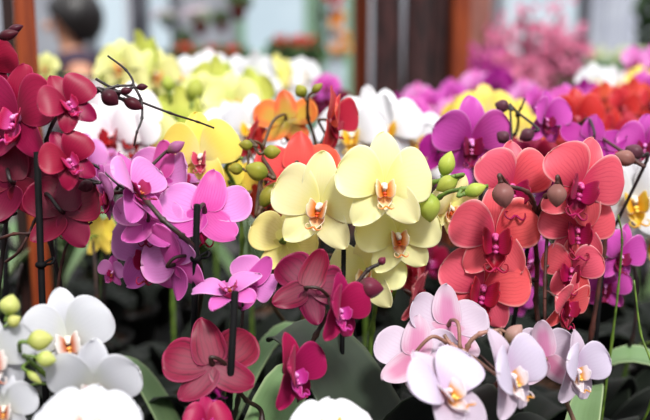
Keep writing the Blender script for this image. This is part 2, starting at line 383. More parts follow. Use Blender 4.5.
nflower = 0
def flower(parent, var, cx, cy, w, d, yaw=0, pitch=0, roll=0, spine=None, fold=10, open_=1.0, attach=None, lip=True, dors=0, lat=52, seed=None, up=None):
    """one orchid bloom: part 'flower' (column and stalk), sub-parts sepal x3, petal x2, lip"""
    global nflower; nflower += 1
    rr = random.Random(nflower * 7 + 3 if seed is None else seed)
    s = w / 2 * d / FPX
    c = P(cx, cy, d)
    if 140 <= yaw <= 220 and pitch < 0: pitch = -pitch; fold = -8
    rot = BASIS @ Matrix.Rotation(R(roll), 4, 'Y') @ Matrix.Rotation(R(yaw), 4, 'Z') @ Matrix.Rotation(R(pitch), 4, 'X')
    M = Matrix.Translation(c) @ rot; Ms = M @ Matrix.Diagonal((s, s, s, 1))
    mb = MB(); v = V[var]
    # column: short hooded knob
    mb.ball((0, -.10, .015), (.065, .12, .062), 0)
    mb.ball((0, -.19, -.005), (.05, .05, .05), 0)
    mb.ball((0, -.02, 0), (.1, .06, .1), 0)
    # stalk from behind the bloom to the spike
    inv = Ms.inverted()
    if spine:
        w0 = Ms @ Vector((0, .30, .0)); q = min(spine, key=lambda p: (p - w0 - Vector((0, 0, .0))).length + .35 * max(0, p.z - w0.z - .01) )
        if attach: q = P(*attach)
        mid = w0.lerp(q, .5) + Vector((0, 0, .006)) + (rot @ Vector((0, 1, 0))) * s * .2
        pts = catmull([Vector((0, .02, 0)), Vector((0, .30, .01)), inv @ mid, inv @ q], 5)
        rad = [(.058 if i < 3 else .046) + (.03 if i == len(pts) - 1 else 0) for i in range(len(pts))]
    else:
        pts = catmull([Vector((0, .02, 0)), Vector((0, .25, .01)), Vector((0, .5, -.1)), Vector((0, .7, -.3))], 4); rad = .05
    mb.tube(pts, rad, 8, 1)
    fo = mb.obj('flower', [v['column'], v['stalk'] if 'stalk' in v else v['stem']], parent, parent.matrix_world.inverted() @ Ms if False else None)
    fo.matrix_local = Matrix.Translation(-parent.location) @ Ms
    if up is None:
        up = 17 if var == 'cream' else 23; dors = dors or (0 if var == 'cream' else -8)
    S = Matrix.Translation; Ry = lambda a: Matrix.Rotation(-R(a), 4, 'Y'); Rz = lambda a: Matrix.Rotation(R(a), 4, 'Z'); Rx = lambda a: Matrix.Rotation(R(a), 4, 'X')
    j = lambda x: rr.uniform(-x, x)
    k = rr.randrange(3)
    f1 = fold + j(6); f2 = fold + j(6)
    link('petal', part_mesh('petal_right', var, k), fo, S((.03, 0, .02)) @ Rz(-f1) @ Ry(up + j(5)))
    link('petal', part_mesh('petal_left', var, rr.randrange(3)), fo, S((-.03, 0, .02)) @ Rz(f2) @ Ry(-up - j(5)))
    # sepals a little behind; tilt = hinge of the tip towards the front (+) or back (-)
    tilt = (open_ - 1) * -60
    link('sepal', part_mesh('sepal_dorsal', var, rr.randrange(2)), fo, S((0, .045, .03)) @ Ry(90 + j(4)) @ Rz(-(tilt + dors + j(5))))
    link('sepal', part_mesh('sepal_side', var, rr.randrange(2)), fo, S((.02, .04, -.02)) @ Ry(-lat + j(4)) @ Rz(-(tilt + j(5))))
    link('sepal', part_mesh('sepal_side', var, rr.randrange(2)), fo, S((-.02, .04, -.02)) @ Ry(180 + lat + j(4)) @ Rz(-(tilt + j(5))))
    ls = 1.45 if var == 'coral' else .95 if var == 'cream' else .85 if var == 'yellow' else 1.15
    if lip: link('lip', lip_mesh(var, 0), fo, Matrix.Diagonal((ls, ls * .95, ls, 1)))
    return fo

def bud(parent, var, cx, cy, d, length, ang, fat=.62, spine=None, tipcol=None, attach=None, turn=0):
    """a closed bud: pointed ovoid with three seams, on a short stalk; ang = screen direction of the tip (0 right, 90 up)"""
    L = length * d / FPX; c = P(cx, cy, d); s = L
    dirn = (RGT * math.cos(R(ang)) + UPV * math.sin(R(ang))) * math.cos(R(turn)) - FWD * math.sin(R(turn))
    q = dirn.to_track_quat('Z', 'Y').to_matrix().to_4x4()
    M = Matrix.Translation(c) @ q @ Matrix.Diagonal((s, s, s, 1))
    mb = MB(); prof = []
    n = 12
    for i in range(n + 1):
        t = i / n; r = math.sin(PI * t) ** .75 * (1 - .25 * (t - .35)) * fat / 2 * 1.04
        prof.append((max(r, .015), t - .5))
    vs = []; uvs = []; N = 24
    for (r, z) in prof:
        for a in range(N):
            an = 2 * PI * a / N; rr_ = r * (1 - .07 * max(0, math.cos(3 * an)) ** 6)
            vs.append((rr_ * math.cos(an), rr_ * math.sin(an), z)); uvs.append((z + .5, abs(((a / N * 3) % 1) * 2 - 1) * .9 + .05))
    fs = [[i * N + a, i * N + (a + 1) % N, (i + 1) * N + (a + 1) % N, (i + 1) * N + a] for i in range(n) for a in range(N)]
    fs += [list(range(N))[::-1], [n * N + a for a in range(N)]]
    mb.add(vs, fs, uvs, 0)
    base = M @ Vector((0, 0, -.5)); inv = M.inverted()
    if attach or spine:
        q2 = P(*attach) if attach else min(spine, key=lambda p: (p - base).length)
        pts = catmull([Vector((0, 0, -.46)), inv @ (base - dirn * L * .25), inv @ q2], 5)
        mb.tube(pts, [.085 * (1 if i else 1.5) for i in range(len(pts))] if L > .012 else .09, 8, 1)
    o = mb.obj('bud', [V[var]['bud'], V[var]['stem']], parent)
    o.matrix_local = Matrix.Translation(-parent.location) @ M
    return o

def stem(parent, var, pts, r0=.0032, r1=.0018, name='stem', n=8, mat=None, nodes=True):
    cp = catmull(pts, 8); k = len(cp); rad = []
    for i in range(k):
        t = i / (k - 1); rr = r0 + (r1 - r0) * t
        if nodes and i % 8 == 0 and 0 < i < k - 1: rr *= 1.45
        rad.append(rr)
    mb = MB(); mb.tube([p - parent.location for p in cp], rad, n)
    mb.obj(name, mat or V[var]['stem'], parent)
    return cp

def leaf(parent, base, az, L, W, rise=.35, droop=.5, mats=None, roll=0, seed=0):
    """strap leaf arching outwards with a folded midrib"""
    mb = MB(); r = random.Random(seed)
    tw = r.uniform(-.25, .25)
    def sh(u, v, x, z):
        h = L * (rise * math.sin(PI * min(1, u * .95) * .62) - droop * u * u * .55)
        xx = x * (1 - .12 * u)
        return (xx, -(h + .30 * abs(z) + tw * z * u), z)
    mb.blade(L, W / 2, prof_leaf, sh, nu=14, nv=8, th=.0016, mf=0, mb=1, base=.35, flip=False)
    # blade front faces -Y; stand it so that front faces up
    M = Matrix.Translation(Vector(base) - parent.location) @ Matrix.Rotation(az, 4, 'Z') @ Matrix.Rotation(R(roll), 4, 'X') @ Matrix.Rotation(R(-90), 4, 'X')
    mats = mats or [LEAF, LEAFB]
    return mb.obj('leaf', mats, parent, M)

BENCH = .78; PH = .115
_pot = None
def plant(label, x, y, pot_r=.058, group=None, leaves=4, name='potted_orchid', seed=0, leafmat=None, leafL=(.14, .21), cat='orchid', z0=None, pot_mats=None, az0=None):
    """Empty at the pot's base > pot (> bark), leaves"""
    global _pot
    z0 = BENCH if z0 is None else z0
    t = thing(name, (x, y, z0), label, cat, group)
    if _pot is None:
        mb = MB(); mb.lathe([(.038, .0), (.042, 0), (.054, .1), (.056, .1), (.058, .104), (.058, .115), (.054, .115), (.052, .1), (.040, .012), (.02, .01)], 24)
        b2 = MB(); rr = random.Random(4); b2.lathe([(.05, .085), (.0505, .1), (.04, .104), (.02, .107), (.002, .108)], 24)
        for i in range(26):
            a, q = rr.uniform(0, 6.28), rr.uniform(.0, .042)
            b2.box((q * math.cos(a), q * math.sin(a), .107), (.014, .008, .006), M=None)
        _pot = (mb.mesh('pot', [POTMAT]), b2.mesh('potting_bark', [BARK], False))
    p = link('pot', _pot[0], t); link('potting_bark', _pot[1], p)
    rr = random.Random(seed * 13 + 5); a0 = rr.uniform(0, 6.28) if az0 is None else az0
    for i in range(leaves):
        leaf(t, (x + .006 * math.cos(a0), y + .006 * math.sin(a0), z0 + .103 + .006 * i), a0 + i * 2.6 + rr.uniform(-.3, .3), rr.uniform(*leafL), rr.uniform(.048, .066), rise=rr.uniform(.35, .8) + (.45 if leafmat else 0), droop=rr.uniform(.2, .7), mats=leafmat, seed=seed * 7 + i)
    return t

def spike(t, var, pts, r0=.003, r1=.0016, lead=True, foot=(0, 0)):
    """flower spike from the pot up through the given world points"""
    b = t.location + Vector((foot[0], foot[1], .105))
    pts = [Vector(p) for p in pts]
    if lead:
        h = pts[0].z - b.z
        pre = [b, b + Vector(((pts[0].x - b.x) * .12, (pts[0].y - b.y) * .12, h * .4)), b.lerp(pts[0], .5) + Vector(((pts[0].x - b.x) * -.15, (pts[0].y - b.y) * -.15, h * .22))]
        pts = pre + pts
    return stem(t, var, pts, r0, r1)

def stake(t, top, foot=(.012, .008), r=.0026, clip=None):
    b = t.location + Vector((foot[0], foot[1], .10)); top = Vector(top)
    mb = MB(); mb.tube([b - t.location, b.lerp(top, .5) - t.location, top - t.location], r, 10)
    o = mb.obj('support_stake', BLACKPLASTIC, t)
    if clip is not None:
        m2 = MB(); c = b.lerp(top, clip) - t.location
        m2.ball(c, (.006, .006, .004)); m2.tube(catmull([c + Vector((.005, 0, 0)), c + Vector((.013, -.005, .003)), c + Vector((.012, .004, .006)), c], 4), .0014, 6)
        m2.obj('clip', BLACKPLASTIC, o)
    return o
# ================================================================ light
w = bpy.data.worlds.new('world'); scene.world = w; w.use_nodes = True
nt = w.node_tree; nt.nodes.clear()
out = nt.nodes.new('ShaderNodeOutputWorld'); bg = nt.nodes.new('ShaderNodeBackground')
tc = nt.nodes.new('ShaderNodeTexCoord'); sx = nt.nodes.new('ShaderNodeSeparateXYZ'); nt.links.new(tc.outputs['Generated'], sx.inputs[0])
rp = nt.nodes.new('ShaderNodeValToRGB'); nt.links.new(sx.outputs[2], rp.inputs[0])
e = rp.color_ramp.elements
e[0].position = 0.0; e[0].color = (.03, .03, .03, 1)
e[1].position = .35; e[1].color = (.34, .36, .40, 1)
x = rp.color_ramp.elements.new(.75); x.color = (1, 1, 1, 1)
nt.links.new(rp.outputs[0], bg.inputs[0]); bg.inputs[1].default_value = 1.25
nt.links.new(bg.outputs[0], out.inputs[0])
sun = bpy.data.lights.new('sun', 'SUN'); so = bpy.data.objects.new('sun', sun); col.objects.link(so)
sun.energy = 2.9; sun.angle = R(12); sun.color = (1, .975, .94)
so.rotation_euler = (R(36), R(14), 0)
scene.view_settings.view_transform = 'Standard'; scene.view_settings.look = 'None'
scene.view_settings.gamma = 1; scene.view_settings.exposure = 0.52; scene.view_settings.use_curve_mapping = False

# ================================================================ the place
WOOD = plain_mat('red-brown wood', (150, 66, 26), (112, 42, 18), scale=14, stretch=(6, 6, .5), rough=.45, bump=.1)
WOODDK = plain_mat('dark wood', (78, 36, 24), (44, 22, 20), scale=10, stretch=(5, 5, .6), rough=.6, bump=.3)
BARKM = plain_mat('dark trunk bark', (26, 12, 14), (66, 34, 34), scale=16, stretch=(4, 4, .7), rough=.85, bump=.7)
SHADEW = plain_mat('post shade board', (44, 14, 8), (24, 8, 6), scale=12, stretch=(6, 6, .5), rough=.6, bump=.1)  # near-black tone carries the shade of the post's left face
FADED = plain_mat('faded wood', (150, 96, 84), (120, 72, 64), scale=10, stretch=(5, 5, .6), rough=.7, bump=.1)
BLK = plain_mat('dark bench board', (10, 10, 10), (18, 17, 15), scale=8, rough=.8, bump=.1)
WHT = plain_mat('white painted panel', (150, 154, 162), (138, 140, 150), scale=2, rough=.6, bump=.02)
PANE = plain_mat('frosted pane', (204, 220, 230), (184, 202, 214), scale=1.2, rough=.25, bump=0)
GRN = plain_mat('green painted frame', (120, 160, 126), (104, 142, 112), scale=6, rough=.5, bump=.02)
GREY = plain_mat('grey metal', (92, 92, 100), (74, 74, 82), scale=8, rough=.4, metal=.4, bump=.02)
CONC = plain_mat('concrete', (84, 80, 76), (64, 60, 58), scale=5, rough=.8, bump=.1)
REDPOT = plain_mat('red glazed pot', (150, 20, 34), (120, 12, 26), scale=9, rough=.3, bump=.01)
TERRA = plain_mat('brown planter', (96, 70, 50), (70, 50, 38), scale=9, rough=.7, bump=.05)
FOL = plain_mat('shrub foliage', (52, 84, 44), (92, 124, 72), scale=24, rough=.6, bump=.1, trans=.25)
FOLP = plain_mat('pale foliage', (120, 160, 110), (160, 190, 140), scale=24, rough=.6, bump=.1, trans=.25)
def pmat(n, a, b): return plain_mat(n, a, b, scale=30, rough=.6, bump=.02, trans=.3)
PINK = pmat('pink blossom', (238, 154, 186), (222, 118, 162)); MAG = pmat('magenta blossom', (206, 70, 170), (186, 40, 150))
REDB = pmat('red blossom', (206, 44, 50), (230, 90, 60)); ORB = pmat('orange blossom', (236, 130, 50), (236, 180, 60))
CREAMB = pmat('cream blossom', (240, 240, 206), (226, 232, 190)); WHB = pmat('whitish pink blossom', (240, 224, 232), (226, 206, 222))

def struct(name, mb, m, sm=False):
    o = mb.obj(name, m, smooth_=sm); o['kind'] = 'structure'; return o
b = MB(); b.box((0, 5, -.05), (18, 14, .1)); struct('floor', b, CONC)
b = MB(); b.box((0, 9.6, 2.2), (18, .1, 4.4)); struct('wall_back', b, WHT)
def px2x(px, y): return (px - 325) / FPX * y * .985
n = 0
for (a, c) in ((96, 133), (148, 176), (242, 309), (322, 350), (404, 414), (500, 578), (590, 640)):
    n += 1; y = 9.5; x0, x1 = px2x(a, y), px2x(c, y)
    b = MB(); b.box(((x0 + x1) / 2, y, 1.9), (x1 - x0, .03, 3.0)); o = struct('window_%d' % n, b, PANE)
    f = MB(); fm = GRN if a in (242, 322) else GREY if a < 200 else WHT
    for xx in (x0, x1): f.box((xx, y - .02, 1.9), (.07, .09, 3.1))
    for zz in (.4, 1.25, 3.4): f.box(((x0 + x1) / 2, y - .02, zz), (x1 - x0, .07, .07))
    f.obj('window_frame', fm, o, smooth_=False)

# the bench the pots stand on
t = thing('display_bench', (0, 1.5, 0), 'long dark bench carrying all the potted orchids', 'bench')
b = MB(); b.box((0, -.0, BENCH - .02), (3.2, 2.0, .04), bev=.004); b.obj('bench_top', BLK, t, smooth_=False)
for sx_ in (-1.5, 1.5):
    for sy_ in (-.93, .93):
        b = MB(); b.box((sx_, sy_, (BENCH - .04) / 2), (.07, .07, BENCH - .04)); b.obj('leg', BLK, t, smooth_=False)
for sy_ in (-.93, .93):
    b = MB(); b.box((0, sy_, BENCH - .09), (2.93, .04, .1)); b.obj('apron', BLK, t, smooth_=False)

def post(px, d, wpx, mat, label, z0=0, h=2.9, rot=0, name='wooden_post', depth=None, bev=.004):
    p = P(px, 30, d); wd = wpx * d / FPX
    b = MB(); b.box((0, 0, h / 2), (wd, depth or wd, h), bev=bev); o = b.obj(name, mat, smooth_=False)
    o.location = (p.x, p.y, z0); o.rotation_euler = (0, 0, rot); tag(o, label, 'post'); return o
post(26, 1.40, 20, WOOD, 'red-brown square wooden post rising behind the crimson orchids at the left', z0=BENCH, h=1.5, rot=R(17))
post(9, 1.46, 11, SHADEW, 'nearly black upright board added as the shaded left face of the red-brown wooden post', z0=BENCH, h=1.5, rot=R(17), name='shade_board')  # added strip: shade on the post's left side, put into its colour
post(361, 3.1, 15, WOOD, 'slim orange-brown wooden post, leftmost of the posts and trunks in the centre background', rot=.1)
post(459, 3.25, 18, WOOD, 'thicker brown wooden post right of the dark trunks', rot=.2)
post(478, 4.3, 22, FADED, 'faded brown post farther back, right of the thicker brown post', rot=0)
def trunk(px, d, wpx, label, seed):
    r = random.Random(seed); p = P(px, 30, d); rad = wpx * d / FPX / 2; ph = [r.uniform(0, 6) for _ in range(4)]
    b = MB(); N = 20; K = 26; pr = []; vs = []
    for i in range(K):
        z = i / (K - 1) * 2.9
        for a in range(N):
            an = 2 * PI * a / N
            rr_ = rad * (1 + .12 * math.sin(5 * an + ph[0] + z) + .08 * math.sin(9 * an + ph[1]) + .25 * math.exp(-z * 4))
            vs.append((rr_ * math.cos(an) + .015 * math.sin(z * 2.2 + ph[2]), rr_ * math.sin(an) + .02 * math.sin(z * 1.7 + ph[3]), z))
    fs = [[i * N + a, i * N + (a + 1) % N, (i + 1) * N + (a + 1) % N, (i + 1) * N + a] for i in range(K - 1) for a in range(N)] + [list(range(N))[::-1], [(K - 1) * N + a for a in range(N)]]
    b.add(vs, fs); o = b.obj('tree_trunk', BARKM); o.location = (p.x, p.y, 0); tag(o, label, 'tree trunk')
trunk(381, 2.9, 25, 'dark slender trunk just right of the slim orange-brown post', 1)
trunk(396, 3.3, 15, 'thinnest dark trunk, at the left side of the pale gap', 2)
trunk(421, 2.9, 24, 'dark trunk at the right side of the pale gap', 3)
trunk(441, 3.3, 22, 'broad dark trunk touching the thicker brown wooden post', 4)
post(141, 6.0, 13, GREY, 'dark grey upright pole between the blurred person and the hanging pots', name='metal_pole', h=3.2)
post(583, 5.6, 7, GREY, 'thin dark pole right of the pink shrubs', name='metal_pole', h=3.2)
post(641, 7.0, 7, GREY, 'dark pole at the right edge behind the white curtain', name='metal_pole', h=3.0)

def tuft(b, c, r, n, size, rr, mi=0, flat=.8):
    """leafy or flowery mass: small cupped blades over a ball"""
    for _ in range(n):
        v = Vector((rr.gauss(0, 1), rr.gauss(0, 1), rr.gauss(0, 1))).normalized()
        q = Vector(c) + Vector((v.x * r[0], v.y * r[1], v.z * r[2])) * rr.uniform(.55, 1)
        M = Matrix.Translation(q) @ v.to_track_quat('Z', 'Y').to_matrix().to_4x4() @ Matrix.Rotation(rr.uniform(0, 6), 4, 'Z') @ Matrix.Rotation(rr.uniform(.2, 1.3), 4, 'X')
        b.blade(size, size * .3, prof_sepal, lambda u, v_, x, z: (x, .2 * size * u * u, z), M=M, nu=4, nv=2, th=size * .03, base=.3, mf=mi, mb=mi)
def blossom_mass(b, pts, size, rr, mi=0):
    for c in pts:
        ax = Vector((rr.gauss(0, .6), -1, rr.gauss(.3, .6))).normalized(); Q = ax.to_track_quat('Z', 'Y').to_matrix().to_4x4()
        for k in range(5):
            M = Matrix.Translation(c) @ Q @ Matrix.Rotation(k * 2 * PI / 5, 4, 'Z') @ Matrix.Rotation(-.5, 4, 'Y') @ Matrix.Rotation(R(-90), 4, 'X')
            b.blade(size, size * .42, prof_sepal, lambda u, v_, x, z: (x, -.15 * size * u * u, z), M=M, nu=4, nv=4, th=size * .04, base=.3, mf=mi, mb=mi)

# pink shrubs on a low table
def table(px, py, d, wx, dy, label, mat=WHT, name='display_table'):
    p = P(px, py, d); t = thing(name, (p.x, p.y, 0), label, 'table'); h = p.z
    b = MB(); b.box((0, 0, h - .02), (wx, dy, .04), bev=.005); b.obj('table_top', mat, t, smooth_=False)
    for sx_ in (-1, 1):
        for sy_ in (-1, 1):
            b = MB(); b.box((sx_ * (wx / 2 - .05), sy_ * (dy / 2 - .05), (h - .04) / 2), (.05, .05, h - .04)); b.obj('leg', mat, t, smooth_=False)
    return h
h = table(520, 165, 4.3, 1.1, .7, 'grey table holding the blurred pink flowering shrubs', GREY)
def potm(t, r, h_, mat=TERRA, wob=None):
    b = MB(); b.lathe([(r * .66, 0), (r * .72, 0), (r * .96, h_ * .86), (r * 1.05, h_ * .87), (r * 1.05, h_), (r * .92, h_), (r * .9, h_ * .8), (.005, h_ * .8)], 20)
    b.obj('pot', mat, t)
def shrub(px, py, d, z0, wd, ht, label, mat, seed, group=None):
    p = P(px, py, d); rr = random.Random(seed); t = thing('flowering_shrub', (p.x, p.y, z0), label, 'shrub', group)
    potm(t, .085, .15)
    top = p.z - z0; b = MB(); bl = MB(); fo = MB(); pts = []
    for k in range(7):
        a = k * .9; e_ = Vector((math.cos(a) * wd * rr.uniform(.25, .5), math.sin(a) * wd * .4, top * rr.uniform(.78, 1)))
        path = catmull([Vector((0, 0, .13)), Vector((e_.x * .3, e_.y * .3, top * .45)), e_], 6); b.tube(path, .006, 6)
        for q in path[4:]:
            for _ in range(int(ht)): pts.append(q + Vector((rr.gauss(0, .035), rr.gauss(0, .03), rr.gauss(0, .035))))
    b.obj('branches', BARKM, t)
    tuft(fo, (0, 0, top * .45), (wd * .4, wd * .4, top * .28), 130, .055, rr); fo.obj('foliage', FOL, t)['kind'] = 'stuff'
    blossom_mass(bl, pts, .026, rr); bl.obj('blossoms', mat, t)['kind'] = 'stuff'
shrub(497, 24, 4.3, h, .19, 4, 'blurred pink flowering shrub next to the faded brown post', PINK, 1)
shrub(539, 12, 4.35, h, .20, 4, 'tallest blurred pink flowering shrub, in the middle of three', PINK, 2)
shrub(566, 24, 4.25, h, .17, 4, 'blurred pink flowering shrub left of the thin dark pole', PINK, 3)
shrub(478, 54, 4.0, h, .20, 4, 'low magenta flowering shrub in front of the pink shrubs, at the left', MAG, 4)
shrub(516, 60, 3.98, h, .2, 3, 'low pink-magenta flowering shrub in front of the two left pink shrubs', PINK, 5)

# white shelf with planters, hanging pots
h = table(242, 80, 5.3, 1.15, .45, 'white shelf table under the two blurred planters')
def planter(px, d, wx, ht, z0, label, bl, seed):
    p = P(px, 30, d); rr = random.Random(seed); t = thing('flower_planter', (p.x, p.y, z0), label, 'planter')
    b = MB(); b.box((0, 0, .05), (wx, .16, .1), bev=.012); b.obj('box', TERRA, t, smooth_=False)
    f = MB()
    for k in range(5): tuft(f, ((k - 2) * wx * .21, 0, .13 + ht * .3), (wx * .16, .09, ht * .5), 60, .06, rr)
    f.obj('foliage', FOL, t)['kind'] = 'stuff'
    m = MB(); blossom_mass(m, [Vector((rr.uniform(-.45, .45) * wx, rr.uniform(-.09, .02), .13 + ht * rr.uniform(.5, 1))) for _ in range(34)], .024, rr)
    m.obj('blossoms', bl, t)['kind'] = 'stuff'
planter(208, 5.3, .40, .07, h, 'long planter of green leaves and red blossoms below the hanging red pots', REDB, 1)
planter(296, 5.3, .28, .12, h, 'dark green planter with coral blossoms left of the flower garland', REDB, 2)
p = P(238, -35, 5.6)
t = thing('hanging_rail', (p.x, p.y, 0), 'grey rail on two uprights from which the red pots hang', 'rail')
b = MB(); b.tube([Vector((-.72, 0, p.z)), Vector((.62, 0, p.z))], .015, 8); b.obj('rail', GREY, t)
for sx_ in (-.7, .6): b = MB(); b.tube([Vector((sx_, 0, 0)), Vector((sx_, 0, p.z))], .018, 8); b.obj('upright', WHT, t)
railz, raily = p.z, p.y
def hang(px, py, r, label, fl, seed, mat=REDPOT):
    p = P(px, py, 5.6); rr = random.Random(seed); t = thing('hanging_pot', (p.x, raily, p.z), label, 'hanging pot', 'pots hanging from the rail')
    b = MB(); b.lathe([(r * .6, -r * .9), (r * .68, -r * .9), (r, r * .8), (r * 1.06, r * .9), (r * .9, r * .9), (.003, r * .7)], 18); b.obj('pot', mat, t)
    b = MB()
    for k in range(3):
        a = k * 2.09; b.tube([Vector((r * math.cos(a), r * math.sin(a), r * .85)), Vector((0, 0, min(.35, railz - p.z - .02)))], .002, 5)
    b.tube([Vector((0, 0, min(.35, railz - p.z - .02))), Vector((0, 0, railz - p.z))], .002, 5); b.obj('hanger_wire', GREY, t)
    f = MB(); tuft(f, (0, 0, r * 1.3), (r * 1.5, r * 1.3, r * .9), 80, r * .9, rr); f.obj('foliage', FOLP if fl is WHB else FOL, t)['kind'] = 'stuff'
    if fl:
        m = MB(); blossom_mass(m, [Vector((rr.gauss(0, r), rr.gauss(-.3 * r, r * .6), r * rr.uniform(1, 2.4))) for _ in range(30)], r * .5, rr); m.obj('blossoms', fl, t)['kind'] = 'stuff'
hang(181, 46, .042, 'red hanging pot lowest on the rail', None, 1)
hang(199, 28, .05, 'red hanging pot topped with whitish pink blossoms', WHB, 2)
hang(220, 26, .042, 'red hanging pot in the middle between two higher and lower ones', None, 3)
hang(238, 12, .055, 'red hanging pot highest and farthest right on the rail', None, 4)
hang(164, 24, .035, 'small hanging pot overflowing with pale lilac blossoms, nearest the grey pole', WHB, 5, WHT)

# garland
p = P(328, -60, 5.6); q = P(330, 60, 5.6)
t = thing('flower_garland', (p.x, p.y, 0), 'hanging garland of red, orange and yellow blossoms on a green post', 'garland')
b = MB(); b.box((-.05, .06, p.z / 2), (.06, .06, p.z)); b.obj('green_post', GRN, t, smooth_=False)
b = MB(); rr = random.Random(9); vine = [Vector((.02 + .025 * math.sin(k * .9), -.0 + .01 * math.cos(k), p.z + (q.z - p.z) * k / 10)) for k in range(11)]
vine[0] = Vector((-.05, .03, p.z - .02)); b.tube(catmull(vine, 4), .006, 6); tuft(b, (0, 0, (p.z + q.z) / 2), (.08, .05, .33), 90, .05, rr); b.obj('vine', FOL, t)
for k in range(22):
    c = vine[min(10, 1 + k * 9 // 22)] + Vector((rr.uniform(-.03, .07), rr.uniform(-.07, -.02), rr.uniform(-.03, .03)))
    m = MB(); blossom_mass(m, [c + Vector((rr.gauss(0, .014), rr.gauss(0, .01), rr.gauss(0, .014))) for _ in range(4)], .032, rr); m.obj('blossom', REDB if k < 14 else ORB, t)

# right background
h = table(612, 84, 6.2, 1.0, .5, 'white table with a long strip of pale blossoms at the right')
p = P(612, 60, 6.2); t = thing('flower_planter', (p.x, p.y, h), 'long green planter topped with pale cream blossoms on the right white table', 'planter'); rr = random.Random(3)
b = MB(); b.box((0, 0, .04), (.7, .2, .08), bev=.01); b.obj('box', GRN, t, smooth_=False)
f = MB()
for k in range(6): tuft(f, ((k - 2.5) * .11, 0, .13), (.08, .09, .07), 60, .05, rr)
f.obj('foliage', FOLP, t)['kind'] = 'stuff'
m = MB(); blossom_mass(m, [Vector((rr.uniform(-.34, .34), rr.uniform(-.1, .08), rr.uniform(.17, .24))) for _ in range(120)], .024, rr); m.obj('blossoms', CREAMB, t)['kind'] = 'stuff'
CLOTH = plain_mat('white cloth', (186, 190, 200), (172, 176, 190), scale=4, rough=.8, bump=.05, trans=.3)
p = P(614, 55, 7.6); b = MB(); N = 40; vs = []; fs = []
for j in range(2):
    for i in range(N + 1):
        for zz in (0, 1): vs.append(((i / N - .5) * .42, .04 * math.sin(i * .9) + (.006 if j else 0), zz * 1.5))
for j in range(2):
    for i in range(N):
        a = j * 2 * (N + 1) + i * 2; fs.append([a, a + 2, a + 3, a + 1])
K = 2 * (N + 1)
for i in range(N):
    for zz in (0, 1): fs.append([i * 2 + zz, i * 2 + 2 + zz, K + i * 2 + 2 + zz, K + i * 2 + zz])
for a in (0, 2 * N): fs.append([a, a + 1, K + a + 1, K + a])
b.add(vs, fs)
t = thing('curtain_stand', (p.x, p.y, 0), 'white cloth hung on a stand at the right, behind the pale blossoms', 'curtain')
z0 = p.z; b.obj('curtain', CLOTH, t, Matrix.Translation((0, 0, z0)))
b = MB(); b.tube([Vector((-.26, 0, z0 + 1.5)), Vector((.26, 0, z0 + 1.5))], .012, 8)
for s_ in (-.25, .25): b.tube([Vector((s_, 0, 0)), Vector((s_, 0, z0 + 1.5))], .014, 8)
b.obj('frame', GREY, t)
t_ = P(682, 24, 6.6); t = thing('potted_tree', (t_.x, t_.y, 0), 'green leafy potted tree at the top right edge', 'tree'); potm(t, .2, .35)
b = MB(); b.tube(catmull([Vector((0, 0, .3)), Vector((.03, 0, 1)), Vector((0, 0, t_.z))], 6), .025, 8); b.obj('trunk', BARKM, t)
f = MB(); rr = random.Random(8)
for k in range(7): tuft(f, (rr.uniform(-.2, .2), rr.uniform(-.2, .2), t_.z + rr.uniform(-.1, .35)), (.16, .16, .13), 80, .09, rr)
f.obj('foliage', FOL, t)['kind'] = 'stuff'

# ================================================================ the blurred person at the left
SKIN = plain_mat('skin', (196, 142, 112), (184, 126, 98), scale=8, rough=.5, bump=.01); HAIR = plain_mat('black hair', (16, 13, 14), (30, 24, 24), scale=60, stretch=(1, 1, .2), rough=.4, bump=.3)
JACK = plain_mat('dark violet jacket', (46, 34, 52), (62, 46, 66), scale=20, rough=.8, bump=.1); SLV = plain_mat('dusty pink sleeve', (156, 116, 126), (130, 92, 106), scale=20, rough=.8, bump=.1)
TROU = plain_mat('dark trousers', (30, 30, 38), (40, 40, 50), scale=20, rough=.8, bump=.1)
def skinned(name, verts, edges, radii, mat, parent, root=0, lv=2):
    me = bpy.data.meshes.new(name); me.from_pydata([tuple(v) for v in verts], edges, []); me.materials.append(mat)
    o = link(name, me, parent); sk = o.modifiers.new('skin', 'SKIN'); sk.use_smooth_shade = True
    sv = me.skin_vertices
    if not sv: me.attributes  # layer is created below
    bm_ = __import__('bmesh').new(); bm_.from_mesh(me); ly = bm_.verts.layers.skin.verify(); bm_.verts.ensure_lookup_table()
    for i, v in enumerate(bm_.verts):
        r_ = radii[i]; v[ly].radius = (r_, r_) if isinstance(r_, (int, float)) else r_; v[ly].use_root = (i == root)
    bm_.to_mesh(me); bm_.free()
    o.modifiers.new('sub', 'SUBSURF').levels = lv; o.modifiers['sub'].render_levels = lv
    return o
c = P(74, 22, 4.4); t = thing('person', (c.x, c.y, 0), 'person with short black hair and dark jacket, blurred at the left, one arm raised', 'person', rz=R(-68))
hz = c.z
Vt = [(0, 0, .93), (0, 0, 1.08), (0, 0, 1.24), (0, -.01, hz - .20), (0, -.015, hz - .12), (0, -.02, hz - .02), (0, -.015, hz + .07),
      (.10, 0, .88), (.11, -.01, .48), (.11, .02, .09), (.11, -.12, .035), (-.10, 0, .88), (-.11, -.01, .48), (-.11, .02, .09), (-.11, -.12, .035),
      (.19, 0, hz - .24), (.25, -.05, hz - .50), (.20, -.26, hz - .34), (.15, -.27, hz - .14), (.14, -.27, hz - .07),
      (-.19, 0, hz - .24), (-.23, .02, hz - .52), (-.22, -.10, hz - .74), (-.215, -.13, hz - .82)]
E = [(0, 1), (1, 2), (2, 3), (3, 4), (4, 5), (5, 6), (0, 7), (7, 8), (8, 9), (9, 10), (0, 11), (11, 12), (12, 13), (13, 14), (3, 15), (15, 16), (16, 17), (17, 18), (18, 19), (3, 20), (20, 21), (21, 22), (22, 23)]
